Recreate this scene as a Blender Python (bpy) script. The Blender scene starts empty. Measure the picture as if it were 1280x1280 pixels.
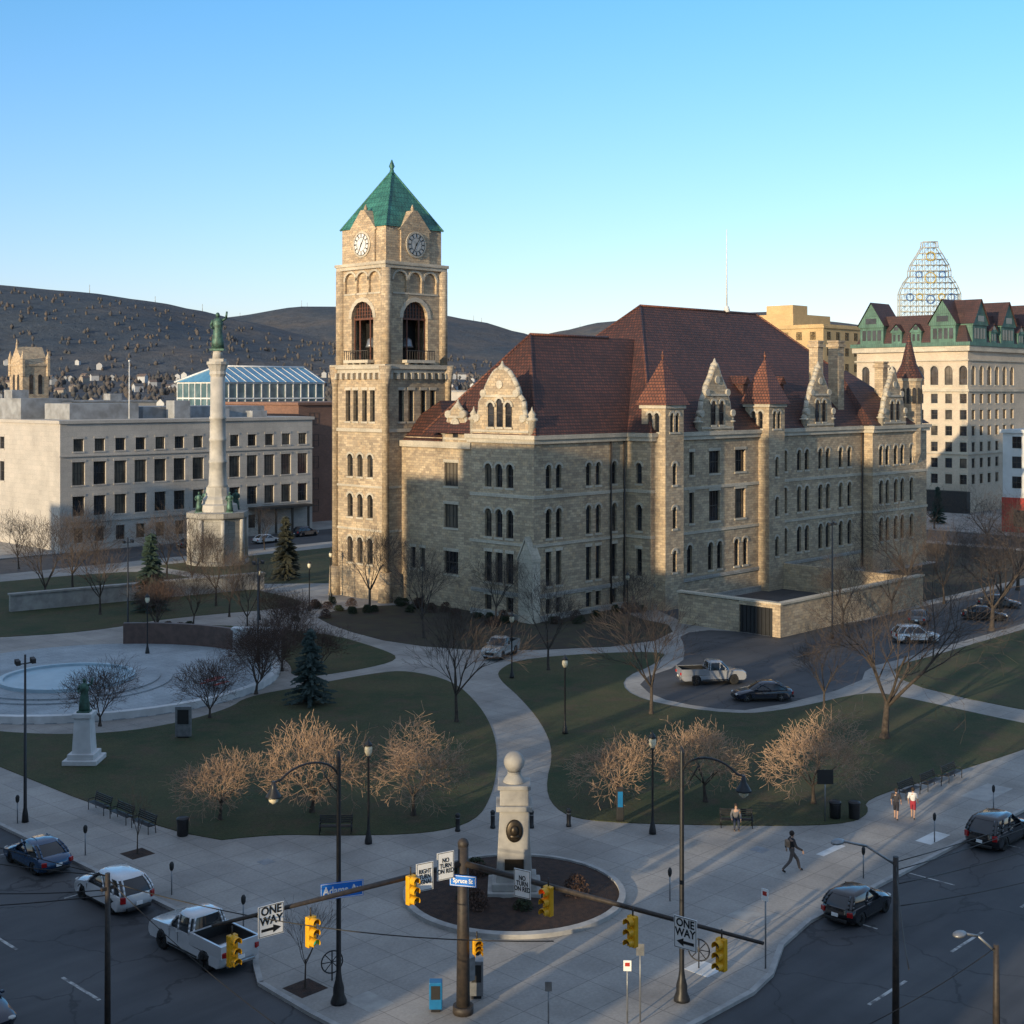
import bpy, math, random, bmesh
from mathutils import Vector, Matrix, noise
R=random.Random(11)
S=bpy.context.scene
COL=S.collection
rad=math.radians
# ------------------------------------------------------------------ materials
def nodes(name):
    m=bpy.data.materials.new(name); m.use_nodes=True
    nt=m.node_tree; n=nt.nodes; b=n['Principled BSDF']
    return m,nt,n,b
def rgb(c): return (c[0],c[1],c[2],1)
def mixc(nt,fac,a,b,mode='MIX'):
    x=nt.nodes.new('ShaderNodeMix'); x.data_type='RGBA'; x.blend_type=mode
    if isinstance(fac,(int,float)): x.inputs[0].default_value=fac
    else: nt.links.new(fac,x.inputs[0])
    for s,i in ((a,6),(b,7)):
        if isinstance(s,(tuple,list)): x.inputs[i].default_value=rgb(s)
        else: nt.links.new(s,x.inputs[i])
    return x.outputs[2]
def ramp(nt,src,p0,p1,c0=(0,0,0),c1=(1,1,1)):
    r=nt.nodes.new('ShaderNodeValToRGB'); e=r.color_ramp.elements
    e[0].position=p0; e[1].position=p1; e[0].color=rgb(c0); e[1].color=rgb(c1)
    nt.links.new(src,r.inputs[0]); return r.outputs[0]
def pos(nt): return nt.nodes.new('ShaderNodeNewGeometry').outputs['Position']
def uvc(nt): return nt.nodes.new('ShaderNodeTexCoord').outputs['UV']
def noi(nt,vec,scale,detail=4,rough=.55):
    t=nt.nodes.new('ShaderNodeTexNoise'); t.inputs['Scale'].default_value=scale; t.inputs['Detail'].default_value=detail
    t.inputs['Roughness'].default_value=rough; nt.links.new(vec,t.inputs['Vector']); return t.outputs['Fac']
def bump(nt,b,h,st,dist=.05):
    x=nt.nodes.new('ShaderNodeBump'); x.inputs['Strength'].default_value=st; x.inputs['Distance'].default_value=dist
    nt.links.new(h,x.inputs['Height']); nt.links.new(x.outputs[0],b.inputs['Normal'])
def M(name,c1,c2=None,scale=2,rough=.8,metal=0,bst=0,spec=.5,coat=0,p=(.35,.65)):
    m,nt,n,b=nodes(name)
    b.inputs['Roughness'].default_value=rough; b.inputs['Metallic'].default_value=metal
    b.inputs['Specular IOR Level'].default_value=spec; b.inputs['Coat Weight'].default_value=coat
    if c2 is None: c2=tuple(x*.75 for x in c1)
    v=pos(nt)
    f=noi(nt,v,scale,3)
    nt.links.new(ramp(nt,f,p[0],p[1],c1,c2),b.inputs['Base Color'])
    if bst: bump(nt,b,noi(nt,v,scale*6,3),bst)
    return m
def brick(name,ca,cb,mortar,bw,bh,ms=.015,rough=.85,stain=.35,bst=.4,offset=.5,stainscale=.25,light=None,grain=(.75,1.15)):
    m,nt,n,b=nodes(name); b.inputs['Roughness'].default_value=rough
    t=n.new('ShaderNodeTexBrick'); uv=uvc(nt); nt.links.new(uv,t.inputs['Vector'])
    t.inputs['Color1'].default_value=rgb(ca); t.inputs['Color2'].default_value=rgb(cb); t.inputs['Mortar'].default_value=rgb(mortar)
    t.inputs['Scale'].default_value=1; t.inputs['Brick Width'].default_value=bw; t.inputs['Row Height'].default_value=bh
    t.inputs['Mortar Size'].default_value=ms; t.inputs['Mortar Smooth'].default_value=.3; t.offset=offset
    c=t.outputs['Color']
    p=pos(nt)
    f1=noi(nt,p,stainscale,5,.6)
    c=mixc(nt,1,c,ramp(nt,f1,.35,.7,(1,1,1),(1-stain,)*3),'MULTIPLY')
    if light:
        f2=noi(nt,p,1.6,3,.7); c=mixc(nt,ramp(nt,f2,.52,.72,(0,0,0),(.7,.7,.7)),c,light)
    f3=noi(nt,p,7,4,.7)
    c=mixc(nt,1,c,ramp(nt,f3,.3,.7,(grain[0],)*3,(grain[1],)*3),'MULTIPLY')
    nt.links.new(c,b.inputs['Base Color'])
    if bst:
        a=n.new('ShaderNodeMath'); a.operation='MULTIPLY_ADD'; a.inputs[1].default_value=-1; a.inputs[2].default_value=1
        nt.links.new(t.outputs['Fac'],a.inputs[0])
        d=n.new('ShaderNodeMath'); d.operation='MULTIPLY_ADD'; d.inputs[1].default_value=.8
        nt.links.new(f3,d.inputs[0]); nt.links.new(a.outputs[0],d.inputs[2])
        bump(nt,b,d.outputs[0],bst,.06)
    return m
def glassm(name,c,rough=.08,c2=None):
    m,nt,n,b=nodes(name)
    f=noi(nt,pos(nt),.35,2)
    nt.links.new(ramp(nt,f,.45,.6,c,c2 or tuple(x*2.2+.01 for x in c)),b.inputs['Base Color'])
    b.inputs['Roughness'].default_value=rough; b.inputs['Specular IOR Level'].default_value=.8
    bump(nt,b,noi(nt,pos(nt),1.3,1),.12,.05)
    return m
def emis(name,c,s):
    m,nt,n,b=nodes(name); b.inputs['Base Color'].default_value=rgb(c); b.inputs['Emission Color'].default_value=rgb(c); b.inputs['Emission Strength'].default_value=s; return m

STONE=brick('courthouse_stone',(.63,.49,.32),(.36,.275,.19),(.26,.21,.165),.66,.28,.016,light=(.60,.42,.24),stain=.3,bst=.4)
TRIM=brick('dressed_stone',(.62,.54,.42),(.52,.46,.36),(.30,.265,.22),1.3,.45,.010,stain=.3,bst=.15)
PLINTH=brick('plinth_stone',(.44,.41,.36),(.35,.325,.285),(.20,.19,.17),1.4,.55,.02,stain=.3)
TILE=brick('clay_roof_tile',(.165,.055,.033),(.080,.032,.024),(.03,.015,.013),.42,.34,.05,rough=.65,stain=.4,bst=.7,stainscale=.15)
TILEO=brick('orange_roof_tile',(.27,.095,.05),(.17,.062,.038),(.05,.022,.018),.42,.34,.05,rough=.6,stain=.35,bst=.6)
TILED=brick('dark_mansard_tile',(.10,.045,.04),(.065,.035,.033),(.03,.018,.018),.5,.4,.04,rough=.65,stain=.35,bst=.4)
COPPER=brick('copper_roof',(.055,.235,.18),(.035,.175,.14),(.015,.08,.07),.5,.6,.03,rough=.5,stain=.55,bst=.4,offset=.5,stainscale=.6)
COPPERH=brick('weathered_copper',(.11,.23,.17),(.08,.17,.13),(.03,.07,.06),.5,3,.03,rough=.6,stain=.5,bst=.3,offset=0,stainscale=.4)
LIME=brick('limestone',(.54,.49,.43),(.49,.45,.40),(.36,.33,.29),1.5,.75,.012,stain=.22,bst=.1)
CREAM=brick('cream_brick',(.64,.53,.40),(.57,.47,.36),(.42,.35,.27),.5,.22,.012,stain=.2,bst=.1)
YEL=brick('yellow_brick',(.62,.44,.22),(.56,.39,.19),(.38,.27,.13),.5,.22,.012,stain=.2,bst=.1)
REDB=brick('red_brick',(.26,.13,.085),(.20,.10,.07),(.2,.15,.12),.4,.15,.012,stain=.25,bst=.1)
GLASS=glassm('window_glass',(.010,.012,.016))
GLASSB=glassm('blind_window_glass',(.13,.11,.085),.15,(.04,.038,.036))
BLUEG=glassm('blue_glazing',(.06,.12,.14),.15,(.12,.19,.21))
CARG=glassm('car_glass',(.008,.010,.012),.04)
FRAME=M('dark_window_frame',(.055,.045,.035),rough=.6)
WOODF=M('belfry_louvre_wood',(.16,.06,.035),(.10,.04,.025),3,.7)
BLACKM=M('black_painted_metal',(.012,.013,.015),(.022,.022,.024),5,.42)
STEEL=M('galvanised_steel',(.30,.31,.32),(.22,.23,.24),4,.45,.6)
PALEST=M('pale_painted_steel',(.45,.47,.42),(.34,.36,.34),2,.5)
DARKST=M('weathered_brown_steel',(.05,.038,.030),(.026,.022,.02),6,.6)
WHITEP=M('white_paint',(.72,.72,.70),(.55,.55,.53),1.4,.7)
DIAL=M('grey_clock_dial',(.42,.43,.42),(.26,.28,.28),1.8,.6)  # greyer, darker tone for the right-hand dial only
PALEC=M('pale_concrete_patch',(.40,.385,.36),(.31,.30,.285),1.4,.8)
ROADW=M('worn_road_paint',(.50,.50,.48),(.12,.12,.12),2.2,.8,p=(.42,.62))
WHITES=M('white_sign_face',(.85,.85,.83),(.80,.80,.78),3,.4)
BLUES=M('blue_sign_face',(.015,.19,.70),(.015,.17,.62),3,.4)
BLK=M('black_lettering',(.01,.01,.01),rough=.5)
REDS=M('red_paint',(.45,.03,.02),(.36,.03,.02),3,.5)
YELP=M('yellow_signal_paint',(.80,.42,.015),(.70,.34,.01),4,.45)
BRONZE=M('green_bronze',(.08,.17,.13),(.04,.07,.055),2.5,.55,.4)
BRONZED=M('dark_bronze',(.035,.028,.02),(.06,.045,.03),3,.4,.6)
GRANITE=M('grey_granite',(.38,.365,.335),(.26,.25,.235),1.2,.7,0,.15)
COLST=M('pale_column_stone',(.50,.46,.40),(.36,.335,.295),.8,.75,0,.15)
MARBLE=M('white_marble',(.66,.66,.65),(.52,.52,.51),1,.6,0,.1)
MULCH=M('bark_mulch',(.05,.026,.016),(.022,.013,.01),3,.95,0,.8)
BARK=M('tree_bark',(.085,.065,.05),(.045,.036,.03),6,.95,0,.5)
TWIGD=M('bare_twigs',(.09,.068,.055),(.05,.038,.032),3,.9)
TWIGG=M('budding_tan_twigs',(.42,.28,.18),(.26,.17,.11),2,.85)
NEEDLE=M('spruce_needles',(.035,.065,.045),(.015,.032,.022),5,.9)
NEEDLEO=M('olive_needles',(.055,.055,.032),(.025,.027,.017),5,.9)
NEEDLEB=M('blue_spruce_needles',(.045,.072,.062),(.02,.034,.03),5,.9)
HEDGE=M('evergreen_shrub_leaves',(.035,.05,.02),(.02,.028,.012),6,.9)
RSHRUB=M('brown_shrub_twigs',(.10,.055,.036),(.05,.03,.024),4,.9)
TYRE=M('tyre_rubber',(.015,.015,.015),rough=.8)
RIM=M('alloy_rim',(.45,.46,.47),(.3,.3,.31),8,.3,.9)
HEADL=glassm('headlight_lens',(.5,.5,.48),.1,(.6,.6,.58))
TAILL=M('tail_light_red',(.38,.01,.01),(.28,.01,.01),8,.2)
DARKP=M('black_plastic',(.018,.018,.018),rough=.6)
BRWALL=M('brown_polished_granite',(.13,.08,.065),(.085,.055,.045),1.5,.4)
LAMPG=M('frosted_lamp_glass',(.75,.68,.5),(.6,.52,.36),4,.3)
SKIN=M('skin',(.45,.28,.2),(.4,.24,.17),8,.6)
HAIRM=M('dark_hair',(.03,.02,.015),rough=.8)
def asphalt():
    m,nt,n,b=nodes('asphalt'); p=pos(nt)
    big=noi(nt,p,.12,5,.6); c=ramp(nt,big,.35,.68,(.044,.045,.050),(.085,.085,.088))
    fine=noi(nt,p,25,3,.7); c=mixc(nt,1,c,ramp(nt,fine,.3,.7,(.8,.8,.8),(1.2,1.2,1.2)),'MULTIPLY')
    st=n.new('ShaderNodeMapping'); st.inputs['Scale'].default_value=(.04,.9,1); nt.links.new(p,st.inputs[0])
    c=mixc(nt,1,c,ramp(nt,noi(nt,st.outputs[0],1,3),.4,.65,(1,1,1),(.78,.78,.78)),'MULTIPLY')
    v=n.new('ShaderNodeTexVoronoi'); v.feature='DISTANCE_TO_EDGE'; v.inputs['Scale'].default_value=.16
    w=n.new('ShaderNodeVectorMath'); w.operation='ADD'; t=n.new('ShaderNodeTexNoise'); t.inputs['Scale'].default_value=.5; t.inputs['Detail'].default_value=5
    s=n.new('ShaderNodeVectorMath'); s.operation='SCALE'; s.inputs[3].default_value=2.5
    nt.links.new(p,t.inputs['Vector']); nt.links.new(t.outputs['Color'],s.inputs[0]); nt.links.new(p,w.inputs[0]); nt.links.new(s.outputs[0],w.inputs[1]); nt.links.new(w.outputs[0],v.inputs['Vector'])
    c=mixc(nt,ramp(nt,v.outputs['Distance'],.004,.012,(.75,.75,.75),(0,0,0)),c,(.018,.018,.02))
    nt.links.new(c,b.inputs['Base Color']); b.inputs['Roughness'].default_value=.72; bump(nt,b,fine,.3,.01); return m
ASPH=asphalt()
PAVE=brick('concrete_pavement',(.40,.375,.34),(.345,.325,.30),(.225,.21,.195),1.9,1.9,.022,rough=.85,stain=.38,bst=.1,offset=0,stainscale=.22,grain=(.84,1.1))
PLAZ=brick('pale_plaza_stone',(.38,.43,.46),(.33,.375,.40),(.22,.25,.27),1.2,1.2,.02,rough=.7,stain=.3,bst=.1)
KERB=M('kerb_granite',(.40,.39,.37),(.28,.275,.265),1.5,.8)
def grass():
    m,nt,n,b=nodes('lawn_grass'); p=pos(nt)
    c=ramp(nt,noi(nt,p,.13,6,.65),.36,.64,(.024,.043,.011),(.070,.066,.025))
    c=mixc(nt,ramp(nt,noi(nt,p,.42,6,.75),.50,.66,(0,0,0),(.85,.85,.85)),c,(.078,.054,.028))
    f=noi(nt,p,9,5,.8); c=mixc(nt,1,c,ramp(nt,f,.3,.7,(.45,.45,.45),(1.5,1.5,1.5)),'MULTIPLY')
    nt.links.new(c,b.inputs['Base Color']); b.inputs['Roughness'].default_value=.95; bump(nt,b,f,.7,.06); return m
GRASS=grass()
def landm(name,a,bc,cc,scale,g0=.6,g1=1.25,bs=.9):
    m,nt,n,b=nodes(name); p=pos(nt)
    c=ramp(nt,noi(nt,p,scale,7,.7),.35,.66,a,bc)
    c=mixc(nt,ramp(nt,noi(nt,p,scale*.18,4,.6),.46,.60,(0,0,0),(.85,.85,.85)),c,cc)
    f=noi(nt,p,scale*6,6,.75); c=mixc(nt,1,c,ramp(nt,f,.3,.7,(g0,)*3,(g1,)*3),'MULTIPLY')
    nt.links.new(c,b.inputs['Base Color']); b.inputs['Roughness'].default_value=1; b.inputs['Specular IOR Level'].default_value=.1
    bump(nt,b,f,bs,12); return m
HILL=landm('haze_tinted_bare_forest',(.078,.092,.112),(.140,.125,.115),(.062,.082,.105),.007,.74,1.2,.6)  # bluish distance haze is mixed into the bare forest colour
GRND=landm('city_ground',(.10,.09,.08),(.14,.12,.10),(.07,.075,.05),.04)
# ------------------------------------------------------------------ mesh builder
class MB:
    def __init__(s): s.v=[];s.f=[];s.m=[];s.s=[]
    def add(s,vs,fs,mi=0,sm=False):
        o=len(s.v); s.v+= [tuple(v) for v in vs]
        for f in fs: s.f.append([i+o for i in f]); s.m.append(mi); s.s.append(sm)
    def box(s,x0,y0,z0,x1,y1,z1,mi=0):
        if x0>x1:x0,x1=x1,x0
        if y0>y1:y0,y1=y1,y0
        if z0>z1:z0,z1=z1,z0
        s.add([(x0,y0,z0),(x1,y0,z0),(x1,y1,z0),(x0,y1,z0),(x0,y0,z1),(x1,y0,z1),(x1,y1,z1),(x0,y1,z1)],
          [(0,3,2,1),(4,5,6,7),(0,1,5,4),(1,2,6,5),(2,3,7,6),(3,0,4,7)],mi)
    def cbox(s,cx,cy,z0,wx,wy,h,mi=0): s.box(cx-wx/2,cy-wy/2,z0,cx+wx/2,cy+wy/2,z0+h,mi)
    def cyl(s,p0,p1,r0,r1=None,n=8,mi=0,caps=True,sm=True):
        if r1 is None:r1=r0
        p0=Vector(p0);p1=Vector(p1);d=(p1-p0)
        if d.length<1e-6:return
        d.normalize(); a=d.orthogonal().normalized() if abs(d.z)<.999 else Vector((1,0,0)); b=d.cross(a)
        vs=[]
        for p,r in((p0,r0),(p1,r1)):
            for i in range(n):
                t=2*math.pi*(i+.5)/n; vs.append(p+a*(r*math.cos(t))+b*(r*math.sin(t)))
        s.add(vs,[(i,(i+1)%n,n+(i+1)%n,n+i) for i in range(n)],mi,sm)
        if caps: s.add(vs,[tuple(range(n))[::-1],tuple(range(n,2*n))],mi)
    def tube(s,pts,r,n=6,mi=0):
        for i in range(len(pts)-1):
            ra=r[i] if isinstance(r,list) else r; rb=r[i+1] if isinstance(r,list) else r
            s.cyl(pts[i],pts[i+1],ra,rb,n,mi,i in(0,len(pts)-2))
    def lathe(s,prof,n=16,c=(0,0,0),mi=0,sm=True,rot=0,sx=1,sy=1):
        vs=[]
        for r,z in prof:
            for i in range(n):
                t=2*math.pi*i/n+rot; vs.append((c[0]+r*math.cos(t)*sx,c[1]+r*math.sin(t)*sy,c[2]+z))
        fs=[]
        for k in range(len(prof)-1):
            for i in range(n):
                fs.append((k*n+i,k*n+(i+1)%n,(k+1)*n+(i+1)%n,(k+1)*n+i))
        s.add(vs,fs,mi,sm)
        s.add(vs,[tuple(range(n))[::-1],tuple(range((len(prof)-1)*n,len(prof)*n))],mi)
    def sph(s,c,r,n=12,k=8,mi=0,sx=1,sy=1,sz=1):
        s.lathe([(max(.001,r*math.sin(math.pi*i/k)),-r*sz*math.cos(math.pi*i/k)) for i in range(k+1)],n,c,mi,True,0,sx,sy)
    def poly(s,pts,vec,mi=0):
        n=len(pts); v=Vector(vec); vs=[Vector(p) for p in pts]+[Vector(p)+v for p in pts]
        s.add(vs,[tuple(range(n)),tuple(range(n,2*n))[::-1]]+[(i,n+i,n+(i+1)%n,(i+1)%n) for i in range(n)],mi)
def box_uv(me):
    uv=me.uv_layers.new(name='UVMap').data
    for p in me.polygons:
        n=p.normal; ax,ay,az=abs(n.x),abs(n.y),abs(n.z)
        for li in p.loop_indices:
            c=me.vertices[me.loops[li].vertex_index].co
            if az>.88: uv[li].uv=(c.x,c.y)
            elif ax>ay: uv[li].uv=(c.y,c.z)
            else: uv[li].uv=(c.x,c.z)
def meshd(name,mb,mats,fixn=True):
    me=bpy.data.meshes.new(name); me.from_pydata(mb.v,[],mb.f)
    for m in mats: me.materials.append(m)
    me.polygons.foreach_set('material_index',mb.m); me.polygons.foreach_set('use_smooth',mb.s)
    me.update()
    if fixn:
        bm=bmesh.new(); bm.from_mesh(me); bmesh.ops.remove_doubles(bm,verts=bm.verts,dist=.0005)
        bmesh.ops.recalc_face_normals(bm,faces=bm.faces); bm.to_mesh(me); bm.free()
    box_uv(me); return me
def obj(name,data,parent=None,loc=(0,0,0),rz=0,**kw):
    o=bpy.data.objects.new(name,data); COL.objects.link(o); o.location=loc; o.rotation_euler=(0,0,rz)
    if parent: o.parent=parent
    for k,v in kw.items(): o[k]=v
    return o
def part(name,mb,mats,parent,loc=(0,0,0),rz=0,bev=0,fixn=True,seg=2,**kw):
    o=obj(name,meshd(name,mb,mats,fixn),parent,loc,rz,**kw)
    if bev:
        b=o.modifiers.new('bevel','BEVEL'); b.width=bev; b.segments=seg; b.limit_method='ANGLE'; b.angle_limit=rad(35)
    return o
def thing(name,loc,label,cat,rz=0,**kw):
    o=obj(name,None,None,loc,rz,label=label,category=cat,**kw); o.empty_display_size=.5; return o
def wpart(name,mb,mats,parent,**kw):
    return part(name,mb,mats,parent,loc=tuple(-c for c in parent.location),**kw)
def structure(name,mb,mats,fixn=True):
    return obj(name,meshd(name,mb,mats,fixn),None,kind='structure')
def dup(o,loc,rz,label=None,scale=None):
    n=o.copy(); COL.objects.link(n); n.location=loc; n.rotation_euler=(0,0,rz)
    if label: n['label']=label
    if scale: n.scale=scale if not isinstance(scale,(int,float)) else (scale,)*3
    def rec(a,b):
        for c in a.children:
            cc=c.copy(); COL.objects.link(cc); cc.parent=b; rec(c,cc)
    rec(o,n); return n
def textm(s,size,mat,parent,loc,rz=0,name='lettering',sx=1):
    c=bpy.data.curves.new('lettering','FONT'); c.body=s; c.size=size; c.align_x='CENTER'; c.align_y='CENTER'; c.extrude=.004; c.offset=size*.025; c.space_line=.85
    t=bpy.data.objects.new('tmp',c); COL.objects.link(t)
    dg=bpy.context.evaluated_depsgraph_get(); me=bpy.data.meshes.new_from_object(t.evaluated_get(dg)); bpy.data.objects.remove(t)
    me.materials.clear(); me.materials.append(mat)
    o=obj(name,me,parent,loc); o.rotation_euler=(rad(90),0,rz); o.scale=(sx,1,1); return o
# ------------------------------------------------------------------ facades
def arcpts(u0,u1,v1,n=8):
    r=(u1-u0)/2; uc=(u0+u1)/2; vs=v1-r
    return [(uc+r*math.cos(math.pi*i/n),vs+r*math.sin(math.pi*i/n)) for i in range(n+1)]
def facade(mb,P,U,W,z0,z1,ops,depth=.35,mi=0):
    N=(U[1],-U[0])
    def pt(u,v,d=0): return (P[0]+U[0]*u-N[0]*d,P[1]+U[1]*u-N[1]*d,v)
    us=sorted(set([0,W]+[round(x,4) for o in ops for x in o[:2]])); vs=sorted(set([z0,z1]+[round(x,4) for o in ops for x in o[2:4]]))
    for j in range(len(vs)-1):
        for i in range(len(us)-1):
            cu=(us[i]+us[i+1])/2; cv=(vs[j]+vs[j+1])/2
            inside=any(o[0]<cu<o[1] and o[2]<cv<o[3] for o in ops)
            if not inside: mb.add([pt(us[i],vs[j]),pt(us[i+1],vs[j]),pt(us[i+1],vs[j+1]),pt(us[i],vs[j+1])],[(0,1,2,3)],mi)
    for o in ops:
        u0,u1,v0,v1=o[:4]; arch=len(o)>4 and o[4]
        if arch:
            a=arcpts(u0,u1,v1); h=len(a)//2
            right=[(u1,v1)]+a[:h+1][::-1]; left=[(u0,v1)]+a[h:][::-1]
            for pl in(right,left):
                mb.add([pt(*q) for q in pl],[tuple(range(len(pl)))],mi)
            out=[(u0,v0),(u1,v0)]+a
        else: out=[(u0,v0),(u1,v0),(u1,v1),(u0,v1)]
        n=len(out)
        for i in range(n):
            a_,b_=out[i],out[(i+1)%n]
            mb.add([pt(*a_),pt(*b_),pt(*b_,depth),pt(*a_,depth)],[(0,1,2,3)],mi)
def surround(mb,w,h,arch,d,mi,tw=.26):
    mb.box(-w/2-.14,-d-.09,-.22,w/2+.14,-d+.02,0,mi)
    if arch:
        r=w/2; vc=h-r; K=8
        for i in range(K):
            t0=math.pi*i/K; t1=math.pi*(i+1)/K
            q=[(rr*math.cos(t),vc+rr*math.sin(t)) for (rr,t) in((r,t0),(r+tw,t0),(r+tw,t1),(r,t1))]
            mb.add([(x,-d-.07,z) for x,z in q]+[(x,-d+.02,z) for x,z in q],[(0,1,2,3),(0,1,5,4),(1,2,6,5),(2,3,7,6),(3,0,4,7)],mi)
    else: mb.box(-w/2-.15,-d-.06,h,w/2+.15,-d+.02,h+.34,mi)
WCACHE={}
def wmesh(w,h,arch,kind='g',bars=1,sur=0,smat=None):
    smat=smat or TRIM
    key=(round(w,2),round(h,2),arch,kind,bars,sur,smat.name)
    if key in WCACHE: return WCACHE[key]
    mb=MB(); g={'g':GLASS,'b':GLASSB}[kind]
    if arch:
        a=arcpts(-w/2,w/2,h); out=[(-w/2,0),(w/2,0)]+a
    else: out=[(-w/2,0),(w/2,0),(w/2,h),(-w/2,h)]
    mb.add([(x,.03,z) for x,z in out],[tuple(range(len(out)))],0)
    t=.07
    mb.box(-w/2,-.03,0,-w/2+t,.02,h-(w/2 if arch else 0),1); mb.box(w/2-t,-.03,0,w/2,.02,h-(w/2 if arch else 0),1)
    mb.box(-w/2+t,-.03,0,w/2-t,.02,t,1); mb.box(-w/2+t,-.035,h*.5-.04,w/2-t,.02,h*.5+.04,1)
    for b in range(bars):
        x=-w/2+w*(b+1)/(bars+1); mb.box(x-.03,-.025,t,x+.03,.018,h-(.02 if arch and bars==1 else t),1)
    if not arch: mb.box(-w/2+t,-.03,h-t,w/2-t,.02,h,1)
    if sur: surround(mb,w,h,arch,sur,2)
    WCACHE[key]=meshd('window',mb,[g,FRAME,smat],False); return WCACHE[key]
def put_windows(parent,P,U,ops,depth=.3,bars=None,blind=.25,sur=True,org=None,smat=None):
    rz=0 if U[0]>.5 else -math.pi/2
    N=(U[1],-U[0]); wp=org if org is not None else parent.location
    for o in ops:
        u=(o[0]+o[1])/2; w=o[1]-o[0]; h=o[3]-o[2]; arch=len(o)>4 and o[4]
        b=bars if bars is not None else (0 if w<1.0 else (1 if w<1.9 else 3))
        k='b' if R.random()<blind else 'g'
        x=P[0]+U[0]*u-N[0]*depth; y=P[1]+U[1]*u-N[1]*depth
        obj('window',wmesh(w,h,bool(arch),k,b,depth if sur else 0,smat),parent,(x-wp[0],y-wp[1],o[2]-wp[2]),rz)
def rows(us,w,zs,arch):
    return [(u-w/2,u+w/2,a,b,arch) for u in us for a,b in zs]

# ------------------------------------------------------------------ camera, light, sky
cam=bpy.data.cameras.new('camera'); cam.sensor_width=36; cam.lens=1700/1280*36; cam.shift_y=-150/1280; cam.clip_end=20000; cam.clip_start=.5
co=bpy.data.objects.new('camera',cam); COL.objects.link(co); co.location=(0,0,24)
fw=Vector((.719,.695,0)); co.rotation_euler=fw.to_track_quat('-Z','Y').to_euler(); S.camera=co
SX,SY=-.989,-.15
EL=10.0; sd=Vector((SX,SY,math.tan(rad(EL)))).normalized()
sun=bpy.data.lights.new('sun','SUN'); sun.energy=5.0; sun.angle=rad(.5); sun.color=(1,.80,.52)
so=bpy.data.objects.new('sun',sun); COL.objects.link(so); so.rotation_euler=(-sd).to_track_quat('-Z','Y').to_euler(); so.location=(-100,-40,80)
w=bpy.data.worlds.new('World'); S.world=w; w.use_nodes=True; nt=w.node_tree; bg=nt.nodes['Background']
sk=nt.nodes.new('ShaderNodeTexSky'); sk.sky_type='NISHITA'; sk.sun_disc=False; sk.sun_elevation=rad(EL); sk.sun_rotation=math.atan2(SX,SY)%(2*math.pi)
sk.air_density=1.0; sk.dust_density=.6; sk.ozone_density=2.0
tc=nt.nodes.new('ShaderNodeTexCoord'); sx_=nt.nodes.new('ShaderNodeSeparateXYZ'); nt.links.new(tc.outputs['Generated'],sx_.inputs[0])
def mr(a,b):
    m_=nt.nodes.new('ShaderNodeMapRange'); m_.inputs[1].default_value=a; m_.inputs[2].default_value=b; nt.links.new(sx_.outputs[2],m_.inputs[0]); return m_.outputs[0]
tint=mixc(nt,mr(0,.28),(1.12,1.03,1.46),(.68,1.13,1.44))
c=mixc(nt,1,sk.outputs[0],tint,'MULTIPLY')
c=mixc(nt,mr(.30,.62),c,(1.75,2.2,3.05))
nt.links.new(c,bg.inputs[0]); bg.inputs[1].default_value=.19
S.view_settings.view_transform='Standard'; S.view_settings.look='None'; S.view_settings.exposure=0

# ------------------------------------------------------------------ ground
g=MB(); g.add([(-900,-900,-.02),(9000,-900,-.02),(9000,9000,-.02),(-900,9000,-.02)],[(0,1,2,3)]); structure('ground',g,[GRND],False)
def sheet(name,pts,z,mat):
    m=MB(); m.add([(x,y,z) for x,y in pts],[tuple(range(len(pts)))]); return structure(name,m,[mat])
sheet('road',[(18,-30),(34.4,-30),(34.4,260),(18,260)],0,ASPH)
sheet('road',[(34.4,18),(260,18),(260,33.2),(34.4,33.2)],.0,ASPH)
sheet('road',[(34.4,172),(240,172),(240,188),(34.4,188)],0,ASPH)
sheet('road',[(204,33.2),(220,33.2),(220,172),(204,172)],0,ASPH)
blk=[(34.3,171.8),(34.3,48.6),(33.3,47.2),(32.4,45.6),(32.2,42),(32.2,37.5),(32.8,34.6),(34.6,32.2),(38,30.8),(45.6,30.7),(47.6,31.1),(50.4,32.4),(53.5,33.0),(203.8,33.0),(203.8,171.8)]
pv=MB(); pv.poly([(x,y,0) for x,y in blk],(0,0,.13)); structure('pavement',pv,[PAVE])
kb=MB()
def inset(p,q,d):
    dx,dy=q[0]-p[0],q[1]-p[1]; L=math.hypot(dx,dy); return (-dy/L*d,dx/L*d)
for i in range(len(blk)-2):
    p,q=blk[i],blk[i+1]; ox,oy=inset(p,q,.22)
    kb.add([(p[0]-ox*.1,p[1]-oy*.1,-.01),(q[0]-ox*.1,q[1]-oy*.1,-.01),(q[0]-ox*.1,q[1]-oy*.1,.142),(p[0]-ox*.1,p[1]-oy*.1,.142),(p[0]+ox,p[1]+oy,.142),(q[0]+ox,q[1]+oy,.142)],[(0,1,2,3),(3,2,5,4)])
structure('kerb',kb,[KERB],False)
nb=MB(); nb.box(60,188.2,0,300,420,.13); structure('pavement',nb,[PAVE])
nb=MB(); nb.box(220.2,34,0,420,171.8,.13); structure('pavement',nb,[PAVE])
def lawn(name,pts,mat=GRASS,z=.17):
    m=MB(); m.poly([(x,y,.125) for x,y in pts],(0,0,z-.125)); return structure(name,m,[mat])
def smoothp(pts,it=2):
    for _ in range(it):
        o=[]
        for i in range(len(pts)):
            a=pts[i];b=pts[(i+1)%len(pts)]
            o+=[(a[0]*.75+b[0]*.25,a[1]*.75+b[1]*.25),(a[0]*.25+b[0]*.75,a[1]*.25+b[1]*.75)]
        pts=o
    return pts
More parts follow.
